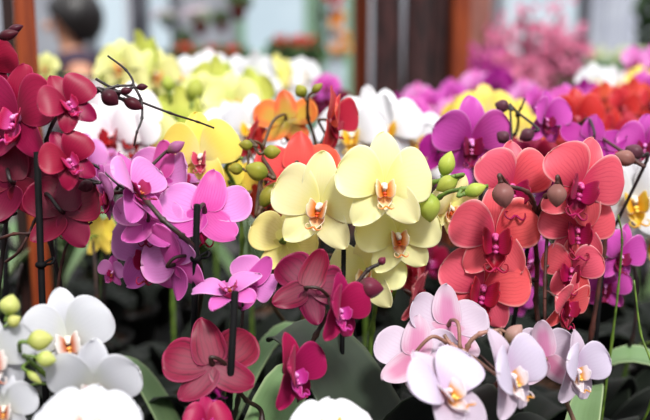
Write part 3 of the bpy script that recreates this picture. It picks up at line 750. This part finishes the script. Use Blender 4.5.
Rd = [(.15, .11), (.13, .10), (.15, .11), (.10, .08), .055, (.078, .095), (.07, .085), .085, .055, .04, .035, .085, .055, .04, .035, .06, .045, .036, .025, .03, .06, .045, .03, .03]
for hand, dr in ((19, (0, -.15, 1)), (23, (0, -.3, -1))):
    hv = Vector(Vt[hand]); dr = Vector(dr).normalized()
    for k, (ox, ln) in enumerate(((-.026, .06), (-.010, .075), (.008, .07), (.024, .055))):
        a = hv + dr * .03 + Vector((ox, 0, 0)); m_ = a + dr * ln * .6; e_ = m_ + dr * ln * .4 + Vector((0, -.012, 0)); i = len(Vt)
        Vt += [a, m_, e_]; E += [(hand, i), (i, i + 1), (i + 1, i + 2)]; Rd += [.010, .009, .008]
    a = hv + Vector((-.036, -.01, 0)); e_ = a + Vector((-.02, -.015, 0)) + dr * .03; i = len(Vt); Vt += [a, e_]; E += [(hand, i), (i, i + 1)]; Rd += [.011, .009]
body = skinned('body', Vt, E, Rd, SKIN, t)
for nm, c_, r_ in (('nose', (0, -.125, hz - .02), (.014, .022, .022)), ('ear', (-.082, 0, hz - .02), (.012, .02, .03)), ('ear', (.082, 0, hz - .02), (.012, .02, .03)), ('mouth', (0, -.112, hz - .062), (.026, .008, .008))):
    fa = MB(); fa.ball(c_, r_); fa.obj(nm, SKIN, body)
for s_ in (-1, 1): fa = MB(); fa.ball((s_ * .032, -.108, hz + .005), (.012, .008, .008)); fa.obj('eye', HAIR, body)
hb = MB(); N = 24; rr = random.Random(2); pr = []
vs = []
for i in range(13):
    th_ = PI * i / 12 * .80
    for a in range(N):
        an = 2 * PI * a / N; front = max(0, -math.sin(an)); tt = th_ * (1 - .52 * front)
        r_ = .102 + rr.uniform(-.004, .004) + (.012 if front < .3 else 0)
        vs.append((r_ * .93 * math.sin(tt) * math.cos(an), r_ * 1.12 * math.sin(tt) * math.sin(an) + .0, hz + .02 + r_ * 1.12 * math.cos(tt)))
fs = [[i * N + a, (i + 1) * N + a, (i + 1) * N + (a + 1) % N, i * N + (a + 1) % N] for i in range(12) for a in range(N)]
hb.add(vs, fs); ho = hb.obj('hair', HAIR, t); so_ = ho.modifiers.new('thick', 'SOLIDIFY'); so_.thickness = .02; so_.offset = 1
skinned('jacket', Vt[:3] + [(0, .0, hz - .17)] + [Vt[15], Vt[20], Vt[21], Vt[22]], [(0, 1), (1, 2), (2, 3), (3, 4), (3, 5), (5, 6), (6, 7)], [(.18, .14), (.16, .13), (.19, .15), (.08, .08), .095, .085, .06, .045], JACK, t)
skinned('sleeve', [Vt[15], Vt[16], Vt[17], Vt[18]], [(0, 1), (1, 2), (2, 3)], [.09, .065, .05, .042], SLV, t)
skinned('trousers', [Vt[0], Vt[7], Vt[8], Vt[9], Vt[11], Vt[12], Vt[13]], [(0, 1), (1, 2), (2, 3), (0, 4), (4, 5), (5, 6)], [(.16, .12), .1, .075, .065, .1, .075, .065], TROU, t)
for s_ in (-1, 1):
    b = MB(); b.box((s_ * .11, -.05, .04), (.09, .27, .08), bev=.02); b.obj('shoe', TROU, t, smooth_=False)
# ================================================================ the bench of orchids
def sp(t, var, *pts, **k): return spike(t, var, [P(*p) for p in pts], **k)

# ---- cream moth orchid, centre (two spikes)
t = plant('large orchid with cream-yellow blooms and orange lips in the middle of the bench', .05, .98, seed=1)
s = sp(t, 'cream', (350, 330, 1.02), (352, 262, 1.0), (338, 238, .99), (334, 215, .985), (345, 180, .99), (362, 160, 1.0))
flower(t, 'cream', 384, 187, 96, .90, 4, 4, 0, s, fold=4, lat=50, seed=2)
flower(t, 'cream', 320, 207, 98, .93, -14, 6, 8, s, fold=4, lat=50, seed=5)
flower(t, 'cream', 285, 243, 72, .97, 160, -12, 8, s, fold=0, lat=58, seed=8)
s2 = sp(t, 'cream', (372, 330, 1.03), (385, 262, 1.01), (404, 232, .99), (418, 202, .965), (432, 184, .945), (455, 176, .93), r1=.0022)
flower(t, 'cream', 398, 236, 84, .95, 6, 10, -4, s2, fold=6, lat=52, seed=9)
flower(t, 'cream', 367, 275, 78, .98, -20, 10, 6, s2, fold=4, lat=50, seed=12)
flower(t, 'cream', 450, 208, 64, .99, 30, 4, 20, s2, fold=14, lat=50, seed=15)
bud(t, 'cream', 447, 164, .955, 27, 72, .62, s2)
bud(t, 'cream', 447, 184, .935, 25, -150, .68, s2)
bud(t, 'cream', 429, 207, .92, 31, -85, .74, s2)
s3 = sp(t, 'cream', (392, 300, 1.0), (415, 225, .96), (440, 197, .92), (462, 189, .90), (488, 186, .90), lead=False, r0=.0024, r1=.002)
bud(t, 'cream', 475, 190, .895, 24, 20, .6, s3)
stake(t, P(340, 214, 1.0))
leaf(t, (.06, .98, .89), R(-60), .23, .1, .95, .15, seed=3)

# ---- coral orchids right of centre
t = plant('orchid with a column of large coral-red blooms and brown buds, right of the cream blooms', .175, 1.0, seed=2)
s = sp(t, 'coral', (535, 345, 1.0), (536, 300, 1.0), (537, 262, .99), (534, 230, .97), (535, 208, .95), (527, 192, .93), (508, 186, .92), r0=.0032, r1=.0022)
s2 = sp(t, 'coral', (537, 215, .96), (546, 196, .93), (562, 188, .92), lead=False, r0=.003, r1=.002)
flower(t, 'coral', 512, 187, 82, .96, 8, 14, 4, s, fold=4, lat=60, seed=3, up=34, dors=-30)
flower(t, 'coral', 495, 237, 90, .955, -4, 10, 2, s, fold=0, lat=50, seed=4)
flower(t, 'coral', 483, 288, 90, .97, -2, 8, 14, s, fold=0, lat=52, seed=6)
bud(t, 'coral', 503, 195, .90, 27, -80, .82, s)
bud(t, 'coral', 557, 195, .90, 25, -92, .78, s2)
flower(t, 'coral', 414, 295, 60, 1.04, 75, 14, 6, s, fold=6, seed=9)
flower(t, 'coral', 400, 272, 50, 1.1, 160, 0, 0, None, fold=6, seed=10)
stake(t, P(529, 240, 1.0))

t = plant('orchid with overlapping coral-red blooms cascading at the right side', .30, 1.0, seed=3)
s = sp(t, 'coral', (592, 330, 1.03), (604, 250, 1.02), (608, 190, 1.01), (592, 160, 1.0), (575, 158, .99), (556, 190, .97), (548, 230, .96), (545, 280, .955), (545, 330, .95), r1=.0018)
flower(t, 'coral', 580, 186, 88, .93, 4, 10, 20, s, fold=0, lat=56, seed=21, up=26, dors=-16)
flower(t, 'coral', 577, 230, 76, .95, -4, 12, 2, s, fold=0, lat=56, seed=22)
flower(t, 'coral', 572, 270, 62, .95, -22, 12, 4, s, fold=2, lat=58, seed=23)
flower(t, 'coral', 565, 304, 58, .94, 42, 18, 8, s, fold=10, lat=60, seed=26)
stake(t, P(603, 262, 1.03))
for tw in (((612, 340, 1.02), (618, 290, 1.01), (622, 240, 1.0), (618, 215, .99)), ((652, 400, .98), (640, 330, .98), (634, 280, .98))):
    stem(t, 'cream', [t.location + Vector((.02, 0, .105)), *[P(*q) for q in tw]], .0016, .001)

# ---- crimson orchids at the left edge, in front of the wooden post
t = plant('crimson orchid with two front-facing blooms and purple lips beside the wooden post', -.285, .90, seed=4)
s = sp(t, 'crimson', (62, 300, .97), (50, 240, .95), (44, 190, .935), (47, 140, .92), (62, 110, .915), (88, 97, .905), (102, 90, .90), (120, 92, .90), (134, 87, .90), r1=.0016)
flower(t, 'crimson', 69, 104, 60, .87, 20, 2, -32, s, fold=16, lat=58, seed=31)
flower(t, 'crimson', 69, 161, 58, .87, 24, 8, -32, s, fold=18, lat=60, seed=32)
flower(t, 'crimson', 64, 213, 84, .91, 172, -16, 4, s, fold=6, lat=50, seed=33)
bud(t, 'crimson', 110, 98, .895, 21, -38, .8, s)
bud(t, 'crimson', 142, 87, .90, 12, 5, .6, s)
bud(t, 'crimson', 133, 104, .905, 22, -25, .55, s)
bud(t, 'crimson', 126, 91, .90, 13, 10, .6, s)
bud(t, 'crimson', 86, 186, .90, 17, -160, .75, s)
for tw in (((104, 90, .905), (118, 86, .91), (133, 84, .915), (126, 70, .92), (108, 56, .93)), ((133, 84, .915), (141, 100, .91), (142, 118, .905), (137, 132, .90), (134, 146, .90)),
           ((96, 79, .93), (112, 88, .925), (134, 99, .92), (170, 113, .93), (198, 122, .95), (214, 128, .96)), ((50, 180, .93), (74, 160, .93), (96, 166, .93), (120, 186, .93), (140, 196, .94))):
    sp(t, 'crimson', *tw, lead=False, r0=.0015, r1=.001)
stake(t, P(37, 152, .885), foot=(-.01, -.02), r=.0034, clip=.75)

t = plant('crimson orchid with big dark blooms cut off by the left edge of the picture', -.385, .97, seed=5)
s = sp(t, 'crimson', (-6, 330, .98), (4, 240, .96), (10, 180, .95), (8, 120, .94), (4, 70, .93), (0, 52, .92), r1=.002)
flower(t, 'crimson', 18, 118, 96, .90, -20, 4, 4, s, fold=8, seed=41)
flower(t, 'crimson', 14, 183, 88, .92, 185, -6, -8, s, fold=6, seed=42)
flower(t, 'crimson', -12, 66, 60, .90, 40, 10, 0, s, fold=12, seed=43)
bud(t, 'crimson', 8, 35, .88, 22, 14, .5, s); bud(t, 'crimson', 15, 29, .90, 18, 22, .5, s)
for tw in (((-4, 240, .94), (14, 234, .93), (34, 232, .925), (50, 214, .93)), ((6, 262, .95), (20, 250, .93), (34, 222, .93), (40, 205, .93)), ((56, 300, .96), (62, 262, .95), (70, 240, .94), (92, 222, .93))):
    sp(t, 'coral', *tw, lead=False, r0=.0018, r1=.0012)
bud(t, 'crimson', 2, 218, .93, 20, 200, .6, s)

# ---- lilac orchid
t = plant('lilac-pink orchid with an arching spike of many blooms, left of the cream blooms', -.155, 1.0, seed=6)
s = sp(t, 'lilac', (196, 330, 1.03), (202, 285, .98), (196, 252, .90), (182, 236, .872), (163, 220, .868), (148, 203, .88), (134, 192, .92), (110, 192, .935), (90, 180, .94), r0=.0034, r1=.002)
flower(t, 'lilac', 205, 214, 92, .93, 176, -42, 2, s, fold=4, lat=40, seed=51)
flower(t, 'lilac', 134, 190, 76, .90, 58, -22, -4, s, fold=26, lat=62, seed=52)
flower(t, 'lilac', 108, 196, 56, .93, -50, 10, -10, s, fold=10, seed=53)
flower(t, 'lilac', 160, 180, 70, 1.0, 160, -10, 6, s, fold=6, seed=54)
flower(t, 'lilac', 150, 255, 88, .95, -14, 20, 2, s, fold=0, seed=55)
flower(t, 'lilac', 148, 222, 70, .92, 190, -40, 6, s, fold=4, seed=56)
flower(t, 'lilac', 176, 264, 78, .91, 140, -8, -30, s, fold=24, seed=57)
flower(t, 'lilac', 182, 180, 52, 1.02, 20, -30, 10, s, fold=20, seed=58)
flower(t, 'lilac', 113, 272, 30, .98, -20, 20, 10, None, fold=20, seed=59)
bud(t, 'lilac', 176, 147, .99, 20, 30, .6, s)
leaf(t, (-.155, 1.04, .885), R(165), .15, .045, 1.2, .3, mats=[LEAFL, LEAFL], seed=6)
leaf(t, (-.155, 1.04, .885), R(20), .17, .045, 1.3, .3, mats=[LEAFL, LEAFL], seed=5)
stake(t, P(197, 205, .87), foot=(-.005, -.03), r=.0033, clip=.86)

# ---- rose-lilac + dark magenta orchids, low centre
t = plant('small rose-lilac orchid bloom tilted sideways behind a black stake', -.11, .86, seed=7, leaves=3)
s = sp(t, 'magenta', (238, 400, .9), (240, 350, .9), (243, 310, .9))
flower(t, 'lilac', 230, 294, 72, .88, 10, -66, -12, s, fold=20, lat=55, seed=61)
flower(t, 'lilac', 250, 284, 58, .91, 150, -10, 40, s, fold=20, lip=False, seed=62)
stake(t, P(235, 292, .83), foot=(.0, -.02), r=.0035)

t = plant('dark magenta orchid turned away, its striped pinkish petal backs showing low at the left centre', -.10, .735, seed=8, leaves=3)
s = sp(t, 'magenta', (262, 420, .9), (246, 400, .885), (236, 388, .875), r1=.002)
flower(t, 'magenta', 213, 366, 96, .86, 188, -44, -12, s, fold=2, lat=40, seed=71, attach=(240, 392, .885))
leaf(t, (-.10, .76, .885), R(60), .2, .06, 1.15, .1, mats=[LEAFL, LEAFL], seed=9)
flower(t, 'magenta', 207, 424, 50, .83, 20, -20, 0, s, fold=8, seed=72)

t = plant('dark magenta orchid with several blooms and a striped maroon bud under the cream blooms', -.005, .86, seed=9, leaves=3)
s = sp(t, 'magenta', (300, 420, .9), (302, 370, .9), (316, 335, .89), (338, 300, .885), (356, 284, .88), (368, 270, .88), (379, 264, .88), r1=.0018)
flower(t, 'magenta', 307, 289, 74, .88, 170, -8, 24, s, fold=4, lat=50, seed=81)
flower(t, 'magenta', 338, 310, 66, .85, 42, 10, -4, s, fold=34, lat=60, seed=82)
flower(t, 'magenta', 292, 374, 74, .85, 52, 12, -10, s, fold=34, lat=56, seed=84)
bud(t, 'magenta', 370, 288, .86, 28, -4, .78, s); bud(t, 'magenta', 382, 261, .88, 10, 50, .8, s)
stake(t, P(344, 232, .95), foot=(.02, .03), r=.0026)

# ---- white orchids in the bottom-left corner
t = plant('white orchid with yellow-green buds in the bottom left corner', -.225, .755, seed=10, leaves=3, az0=3.6)
s = sp(t, 'white', (62, 425, .84), (58, 390, .83), (40, 370, .81), (24, 356, .80), (14, 346, .80), r1=.0019)
s2 = sp(t, 'white', (24, 356, .80), (18, 335, .80), (8, 315, .80), lead=False, r0=.002, r1=.0016)
flower(t, 'white', 68, 340, 92, .83, 14, 8, -10, s, fold=4, lat=48, seed=91)
flower(t, 'white', 94, 388, 94, .80, 4, 26, 4, s, fold=0, seed=92)
flower(t, 'white', 87, 428, 104, .72, 4, -52, 4, s, fold=-2, seed=93)
flower(t, 'white', -8, 358, 84, .79, 34, 10, -6, s, fold=10, seed=94)
flower(t, 'white', 4, 408, 66, .80, 10, 10, 0, s, fold=0, seed=95)
bud(t, 'white', 10, 305, .79, 22, 75, .92, s2); bud(t, 'white', 14, 321, .785, 15, 30, .85, s2)
bud(t, 'white', 40, 340, .78, 27, 8, .78, s); bud(t, 'white', 46, 359, .775, 21, -10, .8, s)
bud(t, 'white', 34, 377, .79, 20, -40, .4, s)
t = plant('white orchid bloom cut off by the bottom edge below the striped maroon bud', .01, .735, seed=11, leaves=2)
s = sp(t, 'white', (330, 470, .84), (332, 440, .81))
flower(t, 'snow', 332, 430, 84, .76, 4, -56, -6, s, fold=0, seed=97)

# ---- blush orchids bottom centre right
t = plant('pale blush-pink orchid whose front blooms show pink-tinged backs, bottom right of centre', .125, .80, seed=12, leaves=3, az0=2.2, leafL=(.2, .26))
s = sp(t, 'blush', (478, 440, .9), (466, 400, .89), (464, 370, .885), (468, 346, .88), (480, 334, .88), (500, 330, .88), r1=.0022)
sb = sp(t, 'blush', (466, 352, .88), (452, 345, .885), (444, 335, .89), lead=False, r0=.0026, r1=.002)
flower(t, 'blush', 416, 358, 84, .89, 174, -38, 4, s, fold=0, lat=44, seed=101, attach=(446, 342, .888))
flower(t, 'blush', 448, 327, 82, .92, 186, -40, 8, s, fold=2, lat=44, seed=102, attach=(460, 349, .882))
flower(t, 'blush', 446, 394, 96, .80, 34, -26, -16, s, fold=18, lat=60, seed=103)
flower(t, 'blush', 508, 376, 88, .83, 44, 4, -14, s, fold=30, lat=58, seed=104)
flower(t, 'blush', 545, 358, 66, .89, 168, 4, -4, s, fold=10, lat=50, seed=105, lip=False)
bud(t, 'blush', 514, 334, .875, 24, 50, .7, s)
leaf(t, (.12, .80, .885), R(140), .27, .10, .95, .1, mats=[LEAFG, LEAFG], seed=8)
stake(t, P(468, 420, .93))
t = plant('pale blush-white orchid bloom in profile with an orange-marked lip, lower right', .235, .86, seed=13, leaves=3)
s = sp(t, 'blush', (578, 440, .93), (566, 400, .93), (560, 365, .93), (562, 350, .925), r1=.002)
flower(t, 'blush', 575, 370, 70, .88, 34, 8, -2, s, fold=34, lat=62, seed=112)
leaf(t, (.25, .87, .885), R(62), 0.17, .036, 1.1, .3, mats=[LEAFL, LEAFL], seed=4)

# ---- yellow orchid with red lip
t = plant('yellow orchid bloom with a raspberry-red lip above the lilac orchid', -.13, 1.13, seed=14)
s = sp(t, 'yellow', (236, 300, 1.12), (242, 240, 1.1), (236, 190, 1.09), (226, 168, 1.08), (236, 160, 1.06), (242, 158, 1.05), r1=.0022)
flower(t, 'yellow', 201, 157, 80, 1.02, -6, 4, -4, s, fold=0, lat=60, seed=121)
flower(t, 'yellow', 236, 186, 52, 1.1, 140, 0, 0, s, fold=10, seed=122)
flower(t, 'yellow', 98, 236, 44, 1.2, 150, 0, 0, None, fold=10, seed=123)

# ---- orange orchids behind the cream blooms
t = plant('orange orchid with olive buds and olive-tinged petals behind the cream blooms', -.035, 1.2, seed=15)
s = sp(t, 'orange', (272, 300, 1.15), (276, 240, 1.12), (268, 190, 1.08), (262, 165, 1.05), (262, 146, 1.04), (250, 140, 1.03), r1=.0018)
bud(t, 'orange', 246, 145, 1.0, 15, 175, .72, s); bud(t, 'orange', 272, 152, 1.0, 18, 5, .8, s)
bud(t, 'orange', 257, 171, .99, 25, -200, .78, s); bud(t, 'orange', 268, 195, 1.0, 30, 60, .5, s); bud(t, 'orange', 236, 169, 1.0, 15, 180, .8, s)
flower(t, 'scarlet', 250, 140, 46, 1.14, 70, -10, 30, s, fold=20, seed=131)
flower(t, 'orange', 286, 121, 64, 1.15, 176, -34, -4, s, fold=4, seed=132)
s = sp(t, 'orange', (318, 240, 1.2), (316, 150, 1.16), (308, 118, 1.13), (308, 96, 1.12), lead=True, r1=.002)
bud(t, 'orange', 301, 91, 1.1, 15, 120, .85, s); bud(t, 'orange', 317, 88, 1.1, 14, 40, .6, s)
t = plant('scarlet-red orchid bloom seen from behind between the orange and cream orchids', .06, 1.125, seed=16)
s = sp(t, 'scarlet', (318, 300, 1.12), (316, 230, 1.1), (300, 190, 1.08), (312, 160, 1.1), (326, 135, 1.11), r1=.0022)
flower(t, 'scarlet', 297, 172, 86, 1.03, 178, -38, 0, s, fold=-2, lat=44, seed=141)
flower(t, 'scarlet', 331, 121, 62, 1.07, 66, 6, 4, s, fold=36, lat=70, seed=142)
flower(t, 'scarlet', 262, 214, 54, 1.08, 130, -10, 0, s, fold=12, seed=143)
flower(t, 'scarlet', 408, 270, 46, 1.08, 60, 14, 0, s, fold=12, seed=144)

# ---- purple orchids right of centre
t = plant('bright purple orchid bloom just above the coral blooms, right of the cream ones', .165, 1.2, seed=17)
s = sp(t, 'purple', (490, 300, 1.2), (482, 220, 1.2), (486, 170, 1.19), (500, 142, 1.17), (515, 134, 1.15), (518, 116, 1.12), (510, 104, 1.11), r1=.0016)
s2 = sp(t, 'purple', (516, 116, 1.12), (521, 108, 1.11), (525, 98, 1.11), lead=False, r0=.0018, r1=.0012)
flower(t, 'purple', 471, 142, 80, 1.08, 4, 24, 2, s, fold=0, lat=48, seed=151, up=24, dors=-24)
flower(t, 'purple', 440, 152, 44, 1.2, 160, 0, 0, s, fold=6, seed=152)
bud(t, 'purple', 502, 106, 1.08, 15, 160, .9, s); bud(t, 'purple', 503, 137, 1.05, 15, 140, .9, s); bud(t, 'purple', 527, 135, 1.06, 17, -150, .8, s)
t = plant('dark purple-magenta orchid with half-opened blooms between the coral columns', .275, 1.2, seed=18)
s = sp(t, 'purple', (560, 300, 1.25), (548, 200, 1.23), (546, 150, 1.22), (556, 128, 1.2), (580, 124, 1.18), r1=.0018)
flower(t, 'purple', 545, 120, 52, 1.12, 24, 6, 4, s, fold=34, seed=161)
flower(t, 'crimson', 534, 164, 54, 1.18, -14, 6, 0, s, fold=8, seed=162)
flower(t, 'purple', 592, 141, 64, 1.1, 168, -48, 14, s, fold=2, lat=40, seed=163)
flower(t, 'purple', 548, 190, 50, 1.2, 14, 6, 0, s, fold=8, seed=164)
flower(t, 'purple', 533, 262, 54, 1.12, -50, 6, 10, s, fold=20, seed=165)
flower(t, 'purple', 516, 300, 40, 1.2, 30, 6, 10, s, fold=20, seed=166)
flower(t, 'crimson', 430, 262, 40, 1.3, 30, 6, 10, None, fold=20, seed=167)
bud(t, 'coral', 625, 158, 1.0, 22, 160, .75, s)
t = plant('small purple orchid with dark lips low at the right, beside the coral column', .365, 1.135, seed=19)
s = sp(t, 'purple', (632, 340, 1.13), (636, 280, 1.12), (624, 236, 1.1), (612, 232, 1.08), r1=.0018)
flower(t, 'purple', 619, 256, 58, 1.04, 26, 6, 16, s, fold=14, seed=171)
flower(t, 'purple', 606, 286, 50, 1.06, -20, 16, 4, s, fold=20, seed=172)
bud(t, 'purple', 615, 234, 1.04, 16, 130, .8, s)
flower(t, 'purple', 645, 146, 56, 1.1, -20, 6, 4, None, fold=12, seed=173)
bud(t, 'purple', 634, 152, 1.04, 20, 150, .8, s)
t = plant('white orchid with a yellow lip at the right edge of the picture', .43, 1.25, seed=20)
s = sp(t, 'snow', (668, 330, 1.2), (664, 240, 1.19), (650, 190, 1.18), (645, 170, 1.17), r1=.0022)
flower(t, 'snow', 634, 200, 92, 1.1, -8, 6, -6, s, fold=0, seed=181)
flower(t, 'snow', 652, 240, 60, 1.12, 20, 30, 0, s, fold=0, seed=182)

# ---- middle rows, softly out of focus
def bloomrow(label, var, x, y, d, fl, stem_pts=None, buds=(), seed=0, group=None, leaves=3):
    """a plant whose spike runs past its blooms; fl = (px, py, yaw, pitch, roll[, width m][, variety])"""
    t = plant(label, x, y, seed=seed, group=group, leaves=leaves)
    top = max(fl, key=lambda f: -f[1])
    pts = stem_pts or ([(sum(f[0] for f in fl) / len(fl), max(f[1] for f in fl) + 40, d + .05)] + [(f[0] + 3, f[1] + 4, d + .05) for f in sorted(fl, key=lambda f: -f[1])])
    s = sp(t, var, *pts, r1=.0018)
    for i, f in enumerate(fl):
        wm = f[5] if len(f) > 5 else .086
        vv = f[6] if len(f) > 6 else var
        flower(t, vv, f[0], f[1], wm * FPX / d, d + (i % 3 - 1) * .03, f[2], f[3], f[4], s, fold=6 + (i * 5) % 12, seed=seed * 20 + i)
    for b in buds: bud(t, var, b[0], b[1], d, b[2], b[3], .7, s)
    return t

bloomrow('white orchid with small red lips behind the crimson and lilac blooms', 'redlip', -.33, 1.27, 1.24,
         [(112, 136, -6, 4, 0, .1), (130, 116, 30, -4, 8), (98, 116, 150, 0, 0), (136, 140, -30, 8, 0)], seed=31)
bloomrow('pink-lilac orchid half hidden between the crimson blooms and the white red-lipped orchid', 'lilac', -.30, 1.14, 1.16,
         [(86, 160, -10, 6, 0, .06), (96, 184, 30, 8, 0, .06), (98, 168, 150, 8, 0, .06)], seed=32)
bloomrow('lime-yellow orchid with an orange lip left of the yellow bloom', 'lime', -.245, 1.39, 1.36,
         [(152, 140, 0, 4, 0), (178, 118, 160, -6, 6), (140, 118, -30, 4, 4), (222, 128, 30, 4, 0, .08)], seed=33, buds=[(195, 90, 26, 80), (168, 84, 18, 100)])
bloomrow('lime-yellow orchid blooms rising highest behind the dark crimson buds', 'lime', -.42, 1.62, 1.62,
         [(121, 66, -10, 0, 0), (142, 58, 140, 0, 0), (114, 94, 20, 4, 0), (132, 86, -30, 0, 8), (156, 74, 30, 0, 10), (160, 100, 0, 4, 0)], seed=34)
bloomrow('pale lime orchid blooms left of the orange orchid, soft focus', 'lime', -.20, 1.60, 1.55,
         [(232, 104, 10, 2, 0, .1), (200, 98, -20, -4, 6), (214, 84, 150, -6, 0), (190, 112, 20, 6, 0), (250, 96, 160, 0, 0)], seed=35)
bloomrow('white orchid blooms behind the orange orchid and green buds', 'snow', -.115, 1.36, 1.3,
         [(250, 128, -10, 4, 0), (262, 160, 10, 6, 8), (240, 160, 150, 0, 0), (270, 182, 0, 6, 0), (228, 134, 30, 0, 0), (246, 196, 0, 10, 0)], seed=36)
bloomrow('cluster of bright white orchid blooms directly behind the top cream bloom', 'snow', .06, 1.33, 1.28,
         [(352, 136, -8, 4, 0, .1), (386, 128, 6, 0, 4, .1), (414, 142, 18, 4, 0, .095), (368, 120, 150, -10, 0), (336, 152, -20, 8, 0), (430, 158, 160, 0, 0)], seed=37)
bloomrow('yellow orchid with red-marked lip behind the bright purple bloom', 'yellow', .27, 1.55, 1.5,
         [(484, 119, -8, 0, 0, .105), (509, 121, 16, 4, 0, .08), (460, 120, 160, 0, 0, .07), (520, 140, 0, 4, 0, .09), (530, 160, 20, 8, 0, .08), (452, 150, 150, 0, 0, .07)], seed=38)
bloomrow('red orchid with a round dark-centred bloom right of the purple half-opened blooms', 'scarlet', .39, 1.40, 1.38,
         [(577, 119, 2, 4, 0, .085), (612, 134, 20, 8, 10, .07), (560, 150, 150, 0, 0, .07), (598, 150, -10, 4, 0, .07)], seed=39)
bloomrow('red-orange orchid with crowded blooms at the right edge, above the white bloom', 'scarlet', .52, 1.52, 1.5,
         [(622, 108, 20, 0, 10, .068), (606, 100, 150, -10, 0, .055), (646, 124, 10, 4, 0, .068), (616, 126, -20, 4, 8, .06), (634, 98, 160, 0, 0, .06), (600, 118, 40, 0, 0, .06), (634, 134, -10, 0, 0, .06), (650, 104, 20, 0, 0, .06)], seed=40)
bloomrow('purple orchid blooms behind the round red bloom', 'purple', .40, 1.66, 1.6,
         [(568, 102, 0, 0, 0, .06), (596, 102, 10, 4, 0, .06), (584, 94, 150, 0, 0, .05), (554, 108, -20, 0, 0, .06), (536, 104, 20, 0, 0, .06), (646, 88, 0, 0, 0, .06)], seed=41)
bloomrow('magenta-pink orchid behind the white cluster, below the dark trunks', 'purple', .16, 1.64, 1.62,
         [(412, 116, 0, 0, 0, .065), (436, 122, 20, 4, 0, .06, 'lilac'), (396, 112, 160, 0, 0, .06), (452, 114, -10, 0, 0, .06, 'lilac'), (430, 106, 10, 0, 0, .06)], seed=42)
bloomrow('mauve orchid beside the wooden post base, behind the scarlet blooms', 'purple', -.01, 1.75, 1.78,
         [(327, 88, 0, 0, 0, .055), (322, 106, 20, 4, 0, .06, 'crimson'), (338, 100, 160, 0, 0, .05, 'crimson'), (376, 114, 0, 0, 0, .06), (358, 118, 20, 0, 0, .06)], seed=43)
bloomrow('white orchid blooms farther back left of the orange orchid', 'snow', -.26, 1.85, 1.85,
         [(186, 78, 0, 0, 0), (210, 72, 20, 0, 0), (236, 78, -10, 0, 0), (256, 74, 150, 0, 0), (224, 90, 10, 0, 0)], seed=44)
bloomrow('white and cream orchid blooms farther back above the orange orchid', 'snow', -.12, 1.98, 1.98,
         [(262, 90, 0, 0, 0), (284, 82, 20, 0, 0), (302, 78, -10, 0, 0), (276, 74, 150, 0, 0, .08, 'cream'), (246, 104, 10, 0, 0)], seed=45)
bloomrow('lime orchid at the far left behind the crimson blooms, beside the blurred person', 'lime', -.60, 1.75, 1.75,
         [(46, 68, 0, 0, 0, .055), (40, 84, 20, 0, 0, .06), (112, 76, 0, 0, 0, .07), (108, 92, 20, 0, 0, .07)], seed=46)
bloomrow('magenta orchid blooms far back in front of the dark trunks', 'purple', .24, 2.02, 2.0,
         [(418, 100, 0, 0, 0, .07, 'lilac'), (452, 96, 20, 0, 0, .07), (476, 88, -10, 0, 0, .075, 'lilac'), (498, 86, 150, 0, 0, .075), (388, 110, 10, 0, 0, .07), (524, 96, 0, 0, 0, .07, 'lilac')], seed=47)
bloomrow('yellow and white orchid blooms far back at the right', 'yellow', .68, 1.9, 1.9,
         [(640, 84, 0, 0, 0, .07), (616, 86, 20, 0, 0, .08, 'snow'), (652, 66, -10, 0, 0, .08, 'lilac'), (594, 84, 0, 0, 0, .08, 'snow'), (634, 64, 10, 0, 0, .07, 'lilac')], seed=48)
bloomrow('deep purple orchid half hidden beneath the purple bloom and cream buds', 'purple', .19, 1.45, 1.4,
         [(432, 168, 0, 0, 0, .07), (452, 182, 20, 0, 0, .07), (498, 158, -10, 0, 0, .08, 'crimson'), (518, 172, 0, 0, 0, .08, 'crimson')], seed=49)

# ---- foliage plants with bare stakes in the shade under the blooms
k = 0
used = [(o.location.x, o.location.y) for o in col.objects if o.get('category') == 'orchid']
rr = random.Random(5)
for row in range(11):
    y = .80 + row * .125
    n = int(.42 * y / .13) + 2
    for c_ in range(-n, n + 1):
        x = (c_ + (row % 2) * .5) * .135
        if abs(x) > .40 * y + .12: continue
        if any(math.hypot(x - a, y - b) < .119 for a, b in used): continue
        used.append((x, y)); k += 1
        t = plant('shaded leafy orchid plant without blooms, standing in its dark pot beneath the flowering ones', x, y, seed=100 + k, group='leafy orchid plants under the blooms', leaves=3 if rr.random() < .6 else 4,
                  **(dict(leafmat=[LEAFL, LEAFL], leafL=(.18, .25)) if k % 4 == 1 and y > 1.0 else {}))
        for q in range(4):
            fx, fy = rr.uniform(-.03, .03), rr.uniform(-.03, .03)
            tp = Vector((x + fx * 2.2, y + fy * 2, rr.uniform(1.10, 1.24)))
            if q < 2: stake(t, tp, foot=(fx, fy), r=(.003, .004)[q])
            else: stem(t, 'crimson', [t.location + Vector((fx, fy, .105)), Vector((x + fx, y + fy, 1.0)), Vector((x + fx * 2.5, y, tp.z))], .0026, .002)
